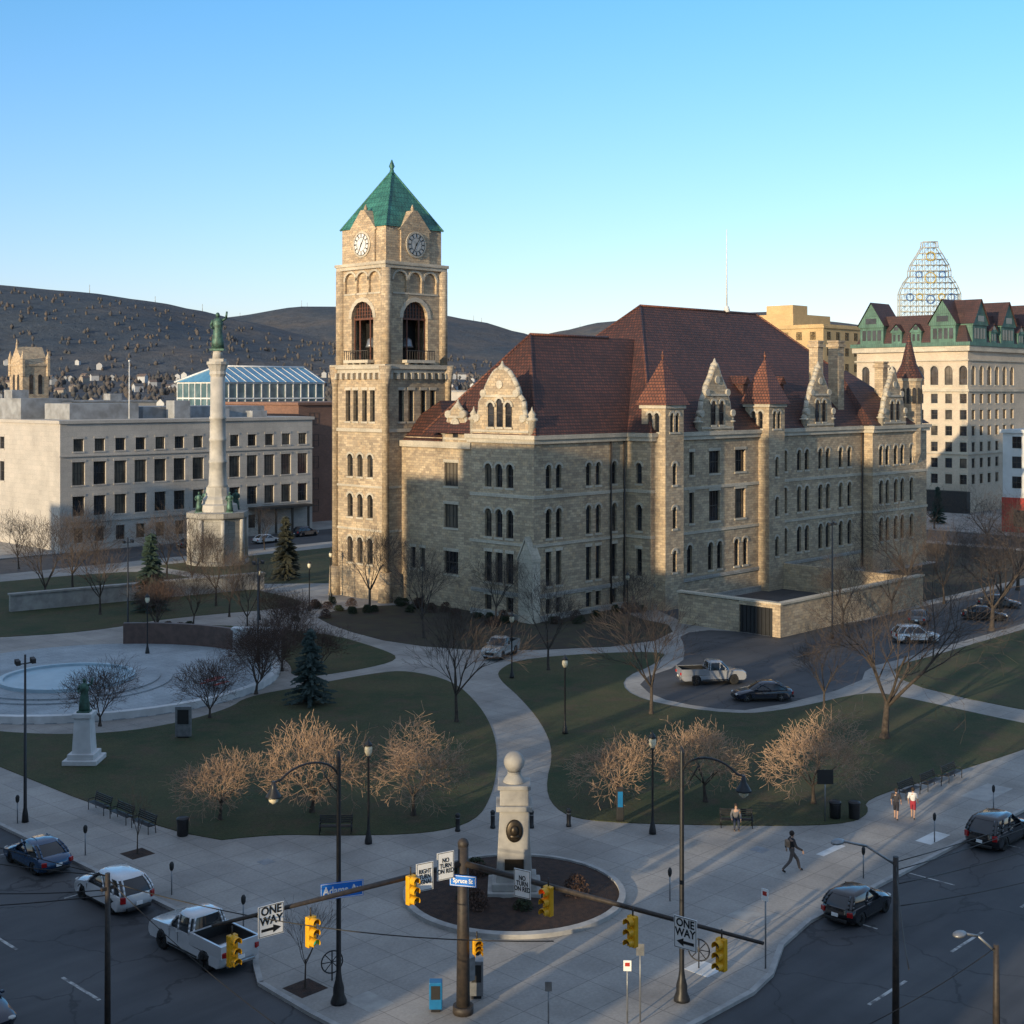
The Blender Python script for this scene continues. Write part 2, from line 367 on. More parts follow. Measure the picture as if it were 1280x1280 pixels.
L1=[(39.5,125),(39.5,95),(39.8,62.2),(43.9,60.2),(46,57.6),(49.8,54.2),(53,54.0),(56.8,56.6),(61.8,61),(67.4,66.8),(72.6,73.5),(77.4,81.5),(77.6,87.4),(75,88.6),(67,88.8),(62,88.9),(59,86.6),(54,85.4),(49,86.0),(44.5,90.2),(41.3,98),(41,108),(43.5,116),(48,122)]
lawn('lawn',smoothp(L1,2))
L2=[(84.2,107.5),(82.3,96),(80.4,91.4),(74.5,90.6),(68.5,91.8),(72.5,97),(74.8,104),(74.3,111),(71,117.5),(78,121.5)]
lawn('lawn',smoothp(L2,2))
L3=[(45,165),(45,135),(58,129),(68,124.2),(78,126),(93,121.5),(96,128),(97,150),(97,165)]
lawn('lawn',smoothp(L3,2))
WG=M('winter_lawn_edge',(.05,.045,.022),(.035,.025,.018),.5,.95,0,.6)
L4=[(86.5,108),(85,97),(89,87.8),(101,80),(111,83.5),(112.4,91),(117,95.5),(117,103),(101,116),(90,117)]
lawn('lawn',smoothp(L4,1),WG)
R1=[(60,55.3),(57.2,51.6),(57.5,49),(62,43.5),(66.5,38.9),(69.5,38.9),(71.5,40.6),(78.7,39.6),(88.9,38.5),(95.7,38.2),(96.3,44),(97.8,52),(97.6,55),(88,56),(83.6,58),(82.3,66),(87,72),(95,74),(100.5,77),(88.6,84.2),(83,82),(80.3,79),(77,73.6),(72,66.6),(66.8,60.7)]
lawn('lawn',smoothp(R1,2))
R2=[(100.2,38.2),(172,38),(172,58),(115,58),(108,58.5),(102.5,54.5),(100.2,46)]
lawn('lawn',smoothp(R2,1))
lawn('lawn',[(100,140),(100,165),(200,165),(200,124),(118,124)])
lawn('lawn',[(142.2,74),(200,74),(200,122.5),(179,122.5),(179,89.5),(142.2,89.5)],WG)
lawn('lawn',[(176,38),(200,38),(200,72.5),(176,72.5)])
dr=MB(); dr.poly([(x,y,.128) for x,y in smoothp([(86,57.5),(84,61),(84.2,66),(88,70.8),(96,72),(103,77),(108,81.5),(113,80.2),(113,72.2),(175,72.4),(175,59.5),(112,59.5),(106,59.8),(99.8,56.8)],1)],(0,0,.012)); structure('driveway',dr,[ASPH])
sheet('driveway',[(113.6,73.6),(141.4,73.6),(141.4,91.9),(118,91.9),(113.6,85)],.136,ASPH)
pl=thing('circular_planting_bed',(46.5,44.8,.13),'round mulch planting bed with pale stone edging on plaza','planter')
rg=MB(); n=64
prof=[(5.28,0),(5.28,.2),(4.98,.24),(4.98,.05)]
vs=[];fs=[]
for r,z in prof:
    for i in range(n): t=2*math.pi*i/n; vs.append((r*math.cos(t),r*math.sin(t),z))
for k in range(3):
    for i in range(n): fs.append((k*n+i,k*n+(i+1)%n,(k+1)*n+(i+1)%n,(k+1)*n+i))
rg.add(vs,fs); part('stone_edging',rg,[KERB],pl)
mu=MB(); vs=[(0,0,.35)];
for k in range(1,9):
    for i in range(32):
        t=2*math.pi*i/32; r=4.98*k/8; vs.append((r*math.cos(t),r*math.sin(t),.35-.2*(k/8)**2+R.uniform(-.03,.03)*(k<8)))
fs=[(0,1+i,1+(i+1)%32) for i in range(32)]
for k in range(7):
    for i in range(32): fs.append((1+k*32+i,1+(k+1)*32+i,1+(k+1)*32+(i+1)%32,1+k*32+(i+1)%32))
mu.add(vs,fs,0,True); part('mulch_bed',mu,[MULCH],pl)
def mark(pts,z=.006,mat=ROADW): 
    m=MB(); m.add([(x,y,z) for x,y in pts],[tuple(range(len(pts)))]); return structure('road_marking',m,[mat],False)
for i in range(6): mark([(48+i*7,26.9),(51+i*7,26.9),(51+i*7,27.05),(48+i*7,27.05)])
for i in range(9): mark([(27.2,42+i*7),(27.35,42+i*7),(27.35,45+i*7),(27.2,45+i*7)])
for i in range(6):
    y=60+i*8; mark([(31.6,y),(34.1,y),(34.1,y+.1),(31.6,y+.1)])
for i in range(7):
    x=55+i*7.5; mark([(x,30.5),(x+.1,30.5),(x+.1,32.9),(x,32.9)])
for (x,y,a,b,mt) in [(37,52,1.9,.9,PALEC),(62.5,37.3,2.2,.45,WHITEP),(52,35.5,1.3,1.2,GRANITE),(68,34.4,2.2,.9,WHITEP),(60,40,.8,.8,STEEL),(46,33.4,1.2,1.2,WHITEP),(34.4,41,1.2,1.6,GRANITE),(33.4,43.8,1.3,1.3,MULCH),(37.1,62.8,1.3,1.3,MULCH),(41,57,.7,.7,STEEL),(50,47,.6,.6,STEEL),(78,36,3.6,1.6,PALEC)]:
    m=MB(); m.box(x-a/2,y-b/2,.12,x+a/2,y+b/2,.136); structure('pavement_slab',m,[mt])

# ------------------------------------------------------------------ courthouse
ct=thing('courthouse',(140,105,.13),'large stone courthouse with red tiled roof and clock tower','courthouse')
def cpart(name,mb,mats,parent=None,**kw):
    o=part(name,mb,mats,parent or ct,**kw)
    o.location=(-140,-105,-.13) if (parent is None or parent is ct) else (0,0,0); return o
wall=MB(); winjobs=[]
def sect(P,U,W,ops,z1=19.0,z0=.0):
    facade(wall,P,U,W,z0,z1,ops,.38,0); winjobs.append((P,U,ops))
Zt=(13.9,16.4); Z3=(8.7,11.8); Z2=(3.7,7.3); Z1=(.8,2.4)
ops=rows([2.6,4.2,5.8],1.0,[Zt,(8.6,11.6)],True)+rows([2.6,4.2,5.8],1.0,[(3.8,7.0)],False)+rows([2.6,5.8],1.0,[Z1],False)
sect((102.6,105.3),(0,-1),9.3,ops)
sect((103.4,117.6),(0,-1),12.3,[(7.2,9.4,13.6,16.2,False),(7.2,9.4,9.0,11.6,False),(7.2,9.4,3.9,6.4,False)]+rows([2.0,3.6],.8,[(4,6.4)],False),18.0)
wall.box(102.62,105.25,0,103.4,105.3,18.95)
u=[2.2,3.8,8.6,10.2,12.9]
ops=rows(u,.85,[Zt,Z3],True)+rows(u,.85,[Z2,Z1],False)
sect((102.6,96),(1,0),15.0,ops)
sect((117.6,96),(0,-1),3.5,[(1.4,2.2,13.9,16.2,True),(1.4,2.2,8.7,11.6,True),(1.4,2.2,3.7,6.7,False)])
W=45.4; X0=117.6
def at(*xs): return [x-X0 for x in xs]
ops=rows(at(125.0),.9,[(14.6,17.2),(9.1,12.6)],False)+rows(at(129.4,134.6),2.1,[(14.6,17.2),(9.1,12.6)],False)
ops+=rows(at(124.6,128.6,130.4,133.8,135.6),.95,[(3.5,6.7)],True)
xs=(144.2,147.4,149.2,152.4,154.2,157.4,159.6)
ops+=rows(at(*xs),.95,[(14.2,16.8),(9.0,12.2),(4.0,7.2)],True)
sect((X0,92.5),(1,0),W,ops)
facade(wall,(163,92.5),(0,-1),1.5,0,19,[],.3,0)
ops=rows([2.2,3.9,6.2,8.0,10.6],.95,[(14.2,16.8),(9.0,12.2),(4.0,7.2)],True)
sect((163,91),(1,0),15,ops)
cpart('wall',wall,[STONE])
core=MB(); core.box(103.9,97,0,177.4,120,18.9); core.box(118.2,93.3,0,162.4,97.2,18.8); core.box(163.6,91.8,0,177.98,98,18.85); core.box(177.0,91.02,0,177.99,121,18.99)
cpart('rear_wall',core,[STONE])
def band(z0,z1,d,mb):
    o=[(102.6-d,105.3+d),(102.6-d,96-d),(117.6-d,96-d),(117.6-d,92.5-d),(163-d,92.5-d),(163-d,91-d),(178+d,91-d),(178+d,91.4),(163.4,91.4),(163.4,92.9),(118,92.9),(118,96.4),(103,96.4),(103,105.3+d)]
    mb.poly([(x,y,z0) for x,y in o],(0,0,z1-z0))
for a in ((18.6,19.05,.35),(19.051,19.5,.55)): cor=MB(); band(*a,cor); cpart('cornice',cor,[TRIM])
cor=MB(); cor.box(103.0,105.9,17.8,103.9,117.5,18.5); cpart('cornice',cor,[TRIM])
for a in ((12.9,13.25,.12),(7.9,8.2,.12)): bb=MB(); band(*a,bb); cpart('string_course',bb,[TRIM])
def bandr(z0,z1,d,mb):
    o=[(102.6-d,105.2),(102.6-d,96-d),(117.5,96-d),(117.5,95.99),(102.59,95.99),(102.59,105.2)]
    mb.poly([(x,y,z0) for x,y in o],(0,0,z1-z0))
for a in ((-.1,.75,.3),(2.6,3.0,.16)): pb=MB(); bandr(*a,pb); cpart('plinth',pb,[PLINTH])
for a in ((118,92.1,-.1,178,92.49,.75),(118,92.35,2.6,178,92.49,3.0)): pb=MB(); pb.box(*a); cpart('plinth',pb,[PLINTH])
# slim gabled corner buttress
pb=MB(); pb.poly([(101.8,95.5,0),(101.8,97.5,0),(101.8,97.5,6.6),(101.8,96.5,8.6),(101.8,95.5,6.6)],(1.2,0,0)); pb.poly([(101.7,95.4,6.5),(101.7,96.5,8.75),(101.7,97.6,6.5),(101.7,97.6,6.8),(101.7,96.5,9.05),(101.7,95.4,6.8)],(1.3,0,0)); cpart('corner_buttress',pb,[TRIM])
for P,U,ops in winjobs: put_windows(ct,P,U,ops,.3)
for x,y in ((117.1,95.85),(114.8,95.85),(162.6,92.3),(143,92.3)):
    dp=MB(); dp.cyl((x,y,.5),(x,y,18.6),.11,n=6); cpart('downpipe',dp,[DARKST])
def hip(x0,y0,x1,y1,z,rx0,rx1,ry,rz,mb):
    v=[(x0,y0,z),(x1,y0,z),(x1,y1,z),(x0,y1,z),(rx0,ry,rz),(rx1,ry,rz)]
    mb.add(v,[(0,1,5,4),(1,2,5),(2,3,4,5),(3,0,4)])
for a in ((102.2,95.5,136,112.6,19.52,110.5,136,104,30.4),(117.2,92.2,177,121.5,19.55,133.8,159.4,107,34.8),(162.6,90.7,178.4,113,19.6,168,170,99,27.0),(103.2,110,120,121,18.1,108,116,116,23)):
    rf=MB(); hip(*a,rf); cpart('roof',rf,[TILE],fixn=False)
for a,b in (((110.5,104,30.45),(124,104,30.45)),((133.8,107,34.85),(159.4,107,34.85)),((110.5,104,30.4),(102.2,95.5,19.5)),((110.5,104,30.4),(102.2,112.6,19.5)),((133.8,107,34.8),(117.2,92.2,19.5)),((133.8,107,34.8),(122,118,23.5)),((159.4,107,34.8),(177,92.2,19.5))):
    rr=MB(); rr.cyl(a,b,.16,n=6); cpart('roof_ridge',rr,[TILEO])
for x,y,z in ((141,97.3,24.6),(149,97.3,24.6)):
    v=MB(); v.box(x-.5,y-1.2,z-1,x+.5,y+1.2,z+.5); v.add([(x-.75,y-1.5,z+.4),(x+.75,y-1.5,z+.4),(x,y-1.5,z+1.4),(x-.75,y+1.6,z+.4),(x+.75,y+1.6,z+.4),(x,y+1.6,z+1.4)],[(0,1,2),(0,2,5,3),(1,4,5,2)]); cpart('roof_dormer',v,[TILE],fixn=False)
fm=MB(); fm.cyl((152.5,107,34.8),(152.5,107,35.6),.5,.3,8); fm.cyl((152.5,107,35.5),(152.5,107,46),.12,.05,6); cpart('flagpole',fm,[WHITEP])
def gable(cx,cy,U,zb,out,th,wins,pin=1.0,vol=(1,4)):
    N=(U[1],-U[0]); mb=MB()
    pts=[(a,b) for a,b in out]+[(-a,b) for a,b in out[::-1]]
    def g3(a,b,d): return (cx+U[0]*a+N[0]*d,cy+U[1]*a+N[1]*d,zb+b)
    mb.poly([g3(a,b,.35) for a,b in pts],(-N[0]*th,-N[1]*th,0),0)
    k=len(out)
    for sgn in(1,-1):
        for i in range(1,k-1):
            a,b=out[i],out[i+1]
            mb.cyl(g3(a[0]*sgn,a[1],.35-th/2),g3(b[0]*sgn,b[1],.35-th/2),th*.5,n=6,mi=1)
        for i in vol:
            a=out[i]; mb.cyl(g3(a[0]*sgn*.97,a[1]+.25,-.1),g3(a[0]*sgn*.97,a[1]+.25,.55),.42,n=10,mi=1)
        a=out[0]; x=cx+U[0]*a[0]*sgn; y=cy+U[1]*a[0]*sgn
        mb.lathe([(.42,0),(.42,1.6*pin),(.6,1.7*pin),(.6,1.9*pin),(.32,2.1*pin),(.45,2.4*pin),(.12,2.9*pin),(.02,3.3*pin)],8,(x,y,zb),1)
    for zz,ww in ((.25,out[1][0]),(out[vol[1]][1]-.15,out[vol[1]][0])):
        q=[g3(-ww,zz,.36),g3(ww,zz,.36),g3(ww,zz+.25,.36),g3(-ww,zz+.25,.36)]; mb.poly(q,(N[0]*.14,N[1]*.14,0),1)
    top=out[-1][1]; mb.lathe([(.15,0),(.4,.3),(.5,.6),(.2,.9),(.06,1.3)],8,(cx,cy,zb+top-.4),1)
    q=[g3(.45*math.cos(t*math.pi/6),top-1.6+.45*math.sin(t*math.pi/6),.36) for t in range(12)]; mb.poly(q,(N[0]*.12,N[1]*.12,0),1)
    g=cpart('gable',mb,[STONE,TRIM])
    rz=0 if U[0]>.5 else -math.pi/2
    for (uo,z,w_,h_) in wins:
        x=cx+U[0]*uo+N[0]*.39; y=cy+U[1]*uo+N[1]*.39
        obj('window',wmesh(w_,h_,True,'g',0,.06),g,(x,y,z),rz)
front=[(4.3,0),(4.25,.9),(3.5,1.5),(3.2,2.6),(3.1,3.5),(2.5,4.1),(2.2,5.0),(1.6,5.9),(1.0,6.6),(.4,6.9)]
gable(102.6,100.6,(0,-1),19.5,front,.7,[(-1.3,20.3,.9,2.6),(0,20.3,.9,3.0),(1.3,20.3,.9,2.6)],.9,(2,5))
small=[(1.9,0),(1.85,1.2),(1.5,1.8),(1.2,2.8),(.8,3.4),(.3,3.8)]
gable(103.4,108.2,(0,-1),18.5,small,.6,[(0,19.0,.8,1.9)],.5,(1,3))
ogee=[(3.2,0),(3.15,1.8),(2.8,2.2),(2.55,3.4),(2.1,4.2),(1.7,5.2),(1.15,5.9),(.75,6.5),(.55,7.0),(.25,7.5)]
gable(129.4,92.5,(1,0),19.5,ogee,.7,[(-.8,20.2,.85,2.8),(.8,20.2,.85,2.8)],.6)
gable(151.8,92.5,(1,0),19.5,ogee,.7,[(-.8,20.2,.85,2.8),(.8,20.2,.85,2.8)],.6)
gable(168.2,91,(1,0),19.5,[(a*.95,b*.95) for a,b in ogee],.7,[(-.8,20.2,.85,2.6),(.8,20.2,.85,2.6)],.6)
def turret(x,y,s,ze,za,round_=False,zb=0):
    mb=MB(); tr=MB()
    if round_:
        mb.lathe([(s*.7,zb),(s*.7,14),(s,15.5),(s,ze)],12,(x,y,0),0,False); rf=MB(); rf.lathe([(s+.35,ze-.1),(s*.6,ze+1.9),(.05,za)],12,(x,y,0),0,False)
        t=cpart('turret',mb,[STONE]); part('roof',rf,[TILE],t)
        tr.lathe([(s+.1,ze-.5),(s+.33,ze-.12),(s+.1,ze-.1)],12,(x,y,0),0,False); part('cornice',tr,[TRIM],t)
        for i in range(5):
            a=math.pi+i*.45; obj('window',wmesh(.55,2.2,True,'g',0),t,(x+math.cos(a)*(s+.02),y+math.sin(a)*(s+.02),ze-3.6),a+math.pi/2)
    else:
        o1=[(s/2-.8,s/2-.18,ze-3.0,ze-.9,True),(s/2+.18,s/2+.8,ze-3.0,ze-.9,True)]
        o2=o1+[(s/2-.35,s/2+.35,13.8,16.2,True),(s/2-.35,s/2+.35,9,11.4,True),(s/2-.35,s/2+.35,4.2,6.6,True)]
        facade(mb,(x,y+s),(0,-1),s,zb,ze,o1,.3,0); facade(mb,(x,y),(1,0),s,zb,ze,o2,.3,0)
        mb.box(x+.35,y+.35,zb,x+s,y+s,ze-.05)
        t=cpart('turret',mb,[STONE])
        put_windows(t,(x,y+s),(0,-1),o1,.26,org=(0,0,0)); put_windows(t,(x,y),(1,0),o2,.26,org=(0,0,0))
        rf=MB(); e=.5; rf.add([(x-e,y-e,ze),(x+s+e,y-e,ze),(x+s+e,y+s+e,ze),(x-e,y+s+e,ze),(x+s/2,y+s/2,za)],[(0,1,4),(1,2,4),(2,3,4),(3,0,4),(3,2,1,0)]); rf.lathe([(.1,0),(.2,.3),(.05,.9)],6,(x+s/2,y+s/2,za-.15))
        part('roof',rf,[TILEO],t,fixn=False)
        tr.box(x-.2,y-.2,ze-.4,x+s+.2,y+s+.2,ze-.01); part('cornice',tr,[TRIM],t)
turret(118.2,91.0,3.3,22.6,27.8); turret(138.4,91.0,3.4,22.6,28.2)
turret(175.2,92.2,1.75,26.0,32.3,True)
for (x,y,zt,sx) in ((160.5,95,30.6,1.5),(154.2,94.2,30.4,1.3),(172.5,95,28,1.3)):
    c=MB(); c.cbox(x,y,19,sx,sx,zt-19); c.cbox(x,y,zt-.6,sx+.4,sx+.4,.35); c.cbox(x,y,zt,sx+.2,sx+.2,.25); cpart('chimney',c,[STONE])
# ---- clock tower
tw=MB(); jobs=[]
ax,ay,WX,WY=101.0,117.6,9.7,9.0
oL=rows([2.7,4.5,6.3],.95,[(4.2,7.2),(9.5,12.2),(14.2,16.8)],True)+rows([2.3,3.7,5.3,6.7],.85,[(20.6,24.2)],False)
oR=rows([2.4,3.9,5.8,7.3],.85,[(20.6,24.2)],False)
facade(tw,(ax,ay+WY),(0,-1),WY,0,26.6,oL,.45,0); facade(tw,(ax,ay),(1,0),WX,0,26.6,oR,.45,0)
tw.box(ax+.5,ay+.5,0,ax+WX,ay+WY-.01,26.5)
jobs=[((ax,ay+WY),(0,-1),oL),((ax,ay),(1,0),oR)]
i_=.35; bx,by,bw,bh=ax+i_,ay+i_,WX-2*i_,WY-2*i_
big=lambda W_:[(W_/2-1.95,W_/2+1.95,27.6,34.5,True)]
sm=lambda W_:[(W_*k-1.0,W_*k+1.0,35.5,37.9,True) for k in (.24,.5,.76)]
facade(tw,(bx,by+bh),(0,-1),bh,26.6,38.4,big(bh)+sm(bh),.8,0); facade(tw,(bx,by),(1,0),bw,26.6,38.4,big(bw)+sm(bw),.8,0)
tw.box(bx+bw-.8,by+.9,26.6,bx+bw,by+bh,38.4); tw.box(bx+.9,by+bh-.8,26.6,bx+bw,by+bh,38.4); tw.box(bx+.82,by+.82,35.2,bx+bw-.8,by+bh-.8,38.3)
for cxx,cyy in ((bx,by),(bx,by+bh),(bx+bw,by)):
    X_=cxx+.1 if cxx==bx else cxx-.1; Yy=cyy+.1 if cyy==by else cyy-.1
    tw.cyl((X_,Yy,26.8),(X_,Yy,38.2),.6,.6,12)
for cxx,cyy in ((ax,ay),(ax,ay+WY),(ax+WX,ay)):
    tw.cyl((cxx,cyy,0),(cxx,cyy,3.5),.9,.7,10); tw.cyl((cxx,cyy,3.5),(cxx,cyy,24.5),.42,.42,10); tw.cyl((cxx,cyy,24.5),(cxx,cyy,27),.42,.8,10)
j_=.55; qx,qy,qw,qh=ax+j_,ay+j_,WX-2*j_,WY-2*j_
tw.box(qx,qy,38.9,qx+qw,qy+qh,43.0)
tower=cpart('clock_tower',tw,[STONE])
def tb(z0,z1,d):
    t_=MB(); t_.box(ax-d,ay-d,z0,ax+WX+d,ay+WY+d,z1); return t_
t_=tb(26.65,27.15,.5); t_.box(ax-.25,ay-.25,26.2,ax+WX+.25,ay+WY+.25,26.65)
for k in range(9):
    u_=WY*(k+.5)/9; t_.box(ax-.45,ay+u_-.2,25.5,ax-.01,ay+u_+.2,26.2); u_=WX*(k+.5)/9; t_.box(ax+u_-.2,ay-.45,25.5,ax+u_+.2,ay-.01,26.2)
part('corbel_table',t_,[TRIM],tower)
for a in ((19.4,19.8,.18),(13,13.25,.12),(8,8.25,.12)): part('string_course',tb(*a),[TRIM],tower)
tt=MB(); tt.box(bx-.3,by-.3,38.2,bx+bw+.3,by+bh+.3,38.6); tt.box(bx-.45,by-.45,38.6,bx+bw+.45,by+bh+.45,38.95); part('cornice',tt,[TRIM],tower)
yc=qy+qh/2; xc=qx+qw/2
for g_ in (0,1):
    tt=MB()
    o_=[(-2.2,-3.2),(2.2,-3.2),(2.2,.5),(2.5,.5),(.3,2.9),(-.3,2.9),(-2.5,.5),(-2.2,.5)]
    if g_==0: tt.poly([(qx-.22,yc+a,42.2+b) for a,b in o_],(1.3,0,0)); tt.lathe([(.1,0),(.25,.3),(.05,.8)],6,(qx+.3,yc,45.0))
    else: tt.poly([(xc+a,qy-.22,42.2+b) for a,b in o_],(0,1.3,0)); tt.lathe([(.1,0),(.25,.3),(.05,.8)],6,(xc,qy+.3,45.0))
    part('clock_gable',tt,[STONE],tower)
for P,U,o in jobs: put_windows(tower,P,U,o,.4,blind=.1,org=(0,0,0))
for P,U,W_ in (((bx,by+bh),(0,-1),bh),((bx,by),(1,0),bw)):
    N=(U[1],-U[0]); rz=0 if U[0]>.5 else -math.pi/2
    lv=MB(); a=arcpts(-1.93,1.93,6.85); h=6.85-1.93
    lv.add([(x,0,z) for x,z in a],[tuple(range(len(a)))],1)
    for k in range(9):
        x=-1.88+k*3.76/8; hh=math.sqrt(max(0,1.9**2-x*x)); lv.box(x-.06,-.1,h-.1,x+.06,0,h+max(.05,hh),0)
    for z_ in (.4,.8,1.2): ww=math.sqrt(1.9**2-z_**2); lv.box(-ww,-.08,h+z_,ww,0,h+z_+.07,0)
    lv.box(-1.93,-.14,h-.15,1.93,.0,h+.08,0)
    lv.box(-1.0,-.1,0,-.85,.02,h,0); lv.box(.85,-.1,0,1.0,.02,h,0); lv.box(-1.93,-.1,0,-1.8,.02,h,0); lv.box(1.8,-.1,0,1.93,.02,h,0)
    surround(lv,3.9,6.9,True,.5,2,.5)
    part('belfry_louvre',lv,[WOODF,BLK,TRIM],tower,(P[0]+U[0]*W_/2-N[0]*.5,P[1]+U[1]*W_/2-N[1]*.5,27.6),rz)
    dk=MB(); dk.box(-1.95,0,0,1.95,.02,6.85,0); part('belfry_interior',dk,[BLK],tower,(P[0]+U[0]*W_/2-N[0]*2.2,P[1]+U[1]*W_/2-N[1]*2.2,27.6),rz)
    dk=MB(); dk.lathe([(.75,0),(.62,.3),(.5,.9),(.2,1.15)],12); part('bell',dk,[STEEL],tower,(P[0]+U[0]*W_/2-N[0]*1.4,P[1]+U[1]*W_/2-N[1]*1.4,29.2),rz)
    bl=MB(); bl.box(-2.2,-.8,-.35,2.2,.1,0,0)
    for k in range(12): bl.box(-2.1+k*.38,-.75,0,-2.04+k*.38,-.69,1.0,1)
    bl.box(-2.15,-.78,1.0,2.15,-.68,1.1,1)
    for k in (-1.7,-.6,.6,1.7): bl.poly([(k-.15,-.7,-.35),(k-.15,.0,-.35),(k-.15,0,-1.2)],(.3,0,0),0)
    part('balcony',bl,[TRIM,FRAME],tower,(P[0]+U[0]*W_/2+N[0]*.25,P[1]+U[1]*W_/2+N[1]*.25,27.7),rz)
    for k in (.24,.5,.76):
        bk=MB(); aa=arcpts(-1.0,1.0,2.4); out=[(-1.0,0),(1.0,0)]+aa; bk.add([(x,0,z) for x,z in out],[tuple(range(len(out)))]); surround(bk,2.0,2.4,True,.3,1,.25); part('blind_arch',bk,[STONE,TRIM],tower,(P[0]+U[0]*W_*k-N[0]*.3,P[1]+U[1]*W_*k-N[1]*.3,35.5),rz)
def clock(parent,x,y,z,rz,r,face):
    mb=MB(); n=32
    mb.add([(r*1.18*math.cos(2*math.pi*i/n),.0,r*1.18*math.sin(2*math.pi*i/n)) for i in range(n)]+[(r*1.18*math.cos(2*math.pi*i/n),-.12,r*1.18*math.sin(2*math.pi*i/n)) for i in range(n)],[tuple(range(n)),tuple(range(n,2*n))]+[(i,(i+1)%n,n+(i+1)%n,n+i) for i in range(n)],0)
    mb.add([(r*math.cos(2*math.pi*i/n),-.15,r*math.sin(2*math.pi*i/n)) for i in range(n)],[tuple(range(n))],1)
    for k in range(12):
        a=k*math.pi/6; c,s=math.cos(a),math.sin(a); q=[(r*.68,-.07),(r*.95,-.07),(r*.95,.07),(r*.68,.07)]
        mb.add([(u*c-v*s,-.17,u*s+v*c) for u,v in q],[(0,1,2,3)],2)
    for i in range(24):
        a0,a1=2*math.pi*i/24,2*math.pi*(i+1)/24
        for ra,rb in ((r*.60,r*.64),(r*.96,r)): mb.add([(ra*math.cos(a0),-.165,ra*math.sin(a0)),(rb*math.cos(a0),-.165,rb*math.sin(a0)),(rb*math.cos(a1),-.165,rb*math.sin(a1)),(ra*math.cos(a1),-.165,ra*math.sin(a1))],[(0,1,2,3)],2)
    for a,L,w_ in ((rad(90-205),r*.62,.09),(rad(90-35),r*.85,.06)):
        c,s=math.cos(a),math.sin(a); q=[(-.2,-w_),(L,-w_*.4),(L,w_*.4),(-.2,w_)]
        mb.add([(u*c-v*s,-.19,u*s+v*c) for u,v in q],[(0,1,2,3)],2)
    part('clock_face',mb,[TRIM,face,BLK],parent,(x,y,z),rz,fixn=False)
clock(tower,qx-.24,yc,41.1,-math.pi/2,1.3,WHITEP); clock(tower,xc,qy-.24,41.1,0,1.3,DIAL)
rf=MB(); e=.18; TA=50.2
rf.add([(qx-e,qy-e,43.02),(qx+qw+e,qy-e,43.02),(qx+qw+e,qy+qh+e,43.02),(qx-e,qy+qh+e,43.02),(xc,yc,TA)],[(0,1,4),(1,2,4),(2,3,4),(3,0,4),(3,2,1,0)])
z_=44.9
v=[(qx+.3,yc-2.0,42.9),(qx+.3,yc+2.0,42.9),(qx+.3,yc,z_),(qx+2.4,yc,z_)]; rf.add(v,[(0,2,3),(1,3,2)])
v=[(xc-2.0,qy+.3,42.9),(xc+2.0,qy+.3,42.9),(xc,qy+.3,z_),(xc,qy+2.4,z_)]; rf.add(v,[(0,2,3),(1,3,2)])
rf.lathe([(.35,0),(.2,.6),(.35,.9),(.05,1.7)],8,(xc,yc,TA-.4))
for a,b in (((qx-e,qy-e,43),(xc,yc,TA)),((qx-e,qy+qh+e,43),(xc,yc,TA)),((qx+qw+e,qy-e,43),(xc,yc,TA))): rf.cyl(a,b,.12,n=6)
part('roof',rf,[COPPER],tower,fixn=False)
en=thing('courtyard_wall',(113,73,.13),'long low rough stone courtyard wall with flat pale coping','wall')
e_=MB(); e_.box(113,77.8,0,113.5,85.3,3.2); e_.box(113,73,0,113.5,73.9,3.3); e_.box(113.5,73,0,141.5,73.5,3.3); e_.box(113,73.9,2.9,113.5,77.8,3.3); e_.box(113.5,84.8,0,118,85.3,3.2); e_.box(141.5,73,0,142,92,3.2)
wpart('wall',e_,[STONE],en); c_=MB(); c_.box(112.85,72.85,3.31,113.65,85.45,3.5); c_.box(113.66,72.85,3.31,142.1,73.65,3.5); wpart('coping',c_,[TRIM],en)
gt=MB(); gt.box(113.2,73.9,0,113.3,77.8,2.9)
for k in range(9): gt.box(113.12,73.9+k*.45,0,113.2,73.95+k*.45,2.9)
wpart('gate',gt,[DARKP],en)
# ------------------------------------------------------------------ federal building
fb=thing('office_building',(120,190,.13),'long flat-roofed pale limestone office building with grid of windows','office building')
wl=MB()
xs=[3.0+i*3.5 for i in range(13)]
ops=rows(xs,1.7,[(15.0,16.9)],False)+rows(xs,2.1,[(9.9,13.4)],False)+rows(xs,2.0,[(5.2,8.2)],False)+rows([x for i,x in enumerate(xs) if i<10],1.5,[(1.2,3.4)],False)
facade(wl,(99.3,190),(1,0),47.1,.13,19.2,ops,.4,0)
ops2=rows([8,13],1.7,[(15.0,16.9),(9.9,13)],False)
facade(wl,(99.3,222),(0,-1),32,.13,19.2,ops2,.4,0)
wl.box(99.9,190.6,.13,146.39,222,19.0); wl.box(146.3,190.01,.13,146.4,222,19.2)
wpart('wall',wl,[LIME],fb)
put_windows(fb,(99.3,190),(1,0),ops,.3,3,.55,smat=LIME); put_windows(fb,(99.3,222),(0,-1),ops2,.3,1,smat=LIME)
pr=MB(); pr.box(99.0,189.7,19.21,146.7,222.3,19.7); wpart('parapet',pr,[LIME],fb)
for z0,z1 in ((14.2,14.4),(4.2,4.45)): pr=MB(); pr.box(99.1,189.8,z0,146.5,189.98,z1); wpart('string_course',pr,[LIME],fb)
RPL=M('roof_plant_panels',(.32,.33,.34),(.2,.2,.2),.6)
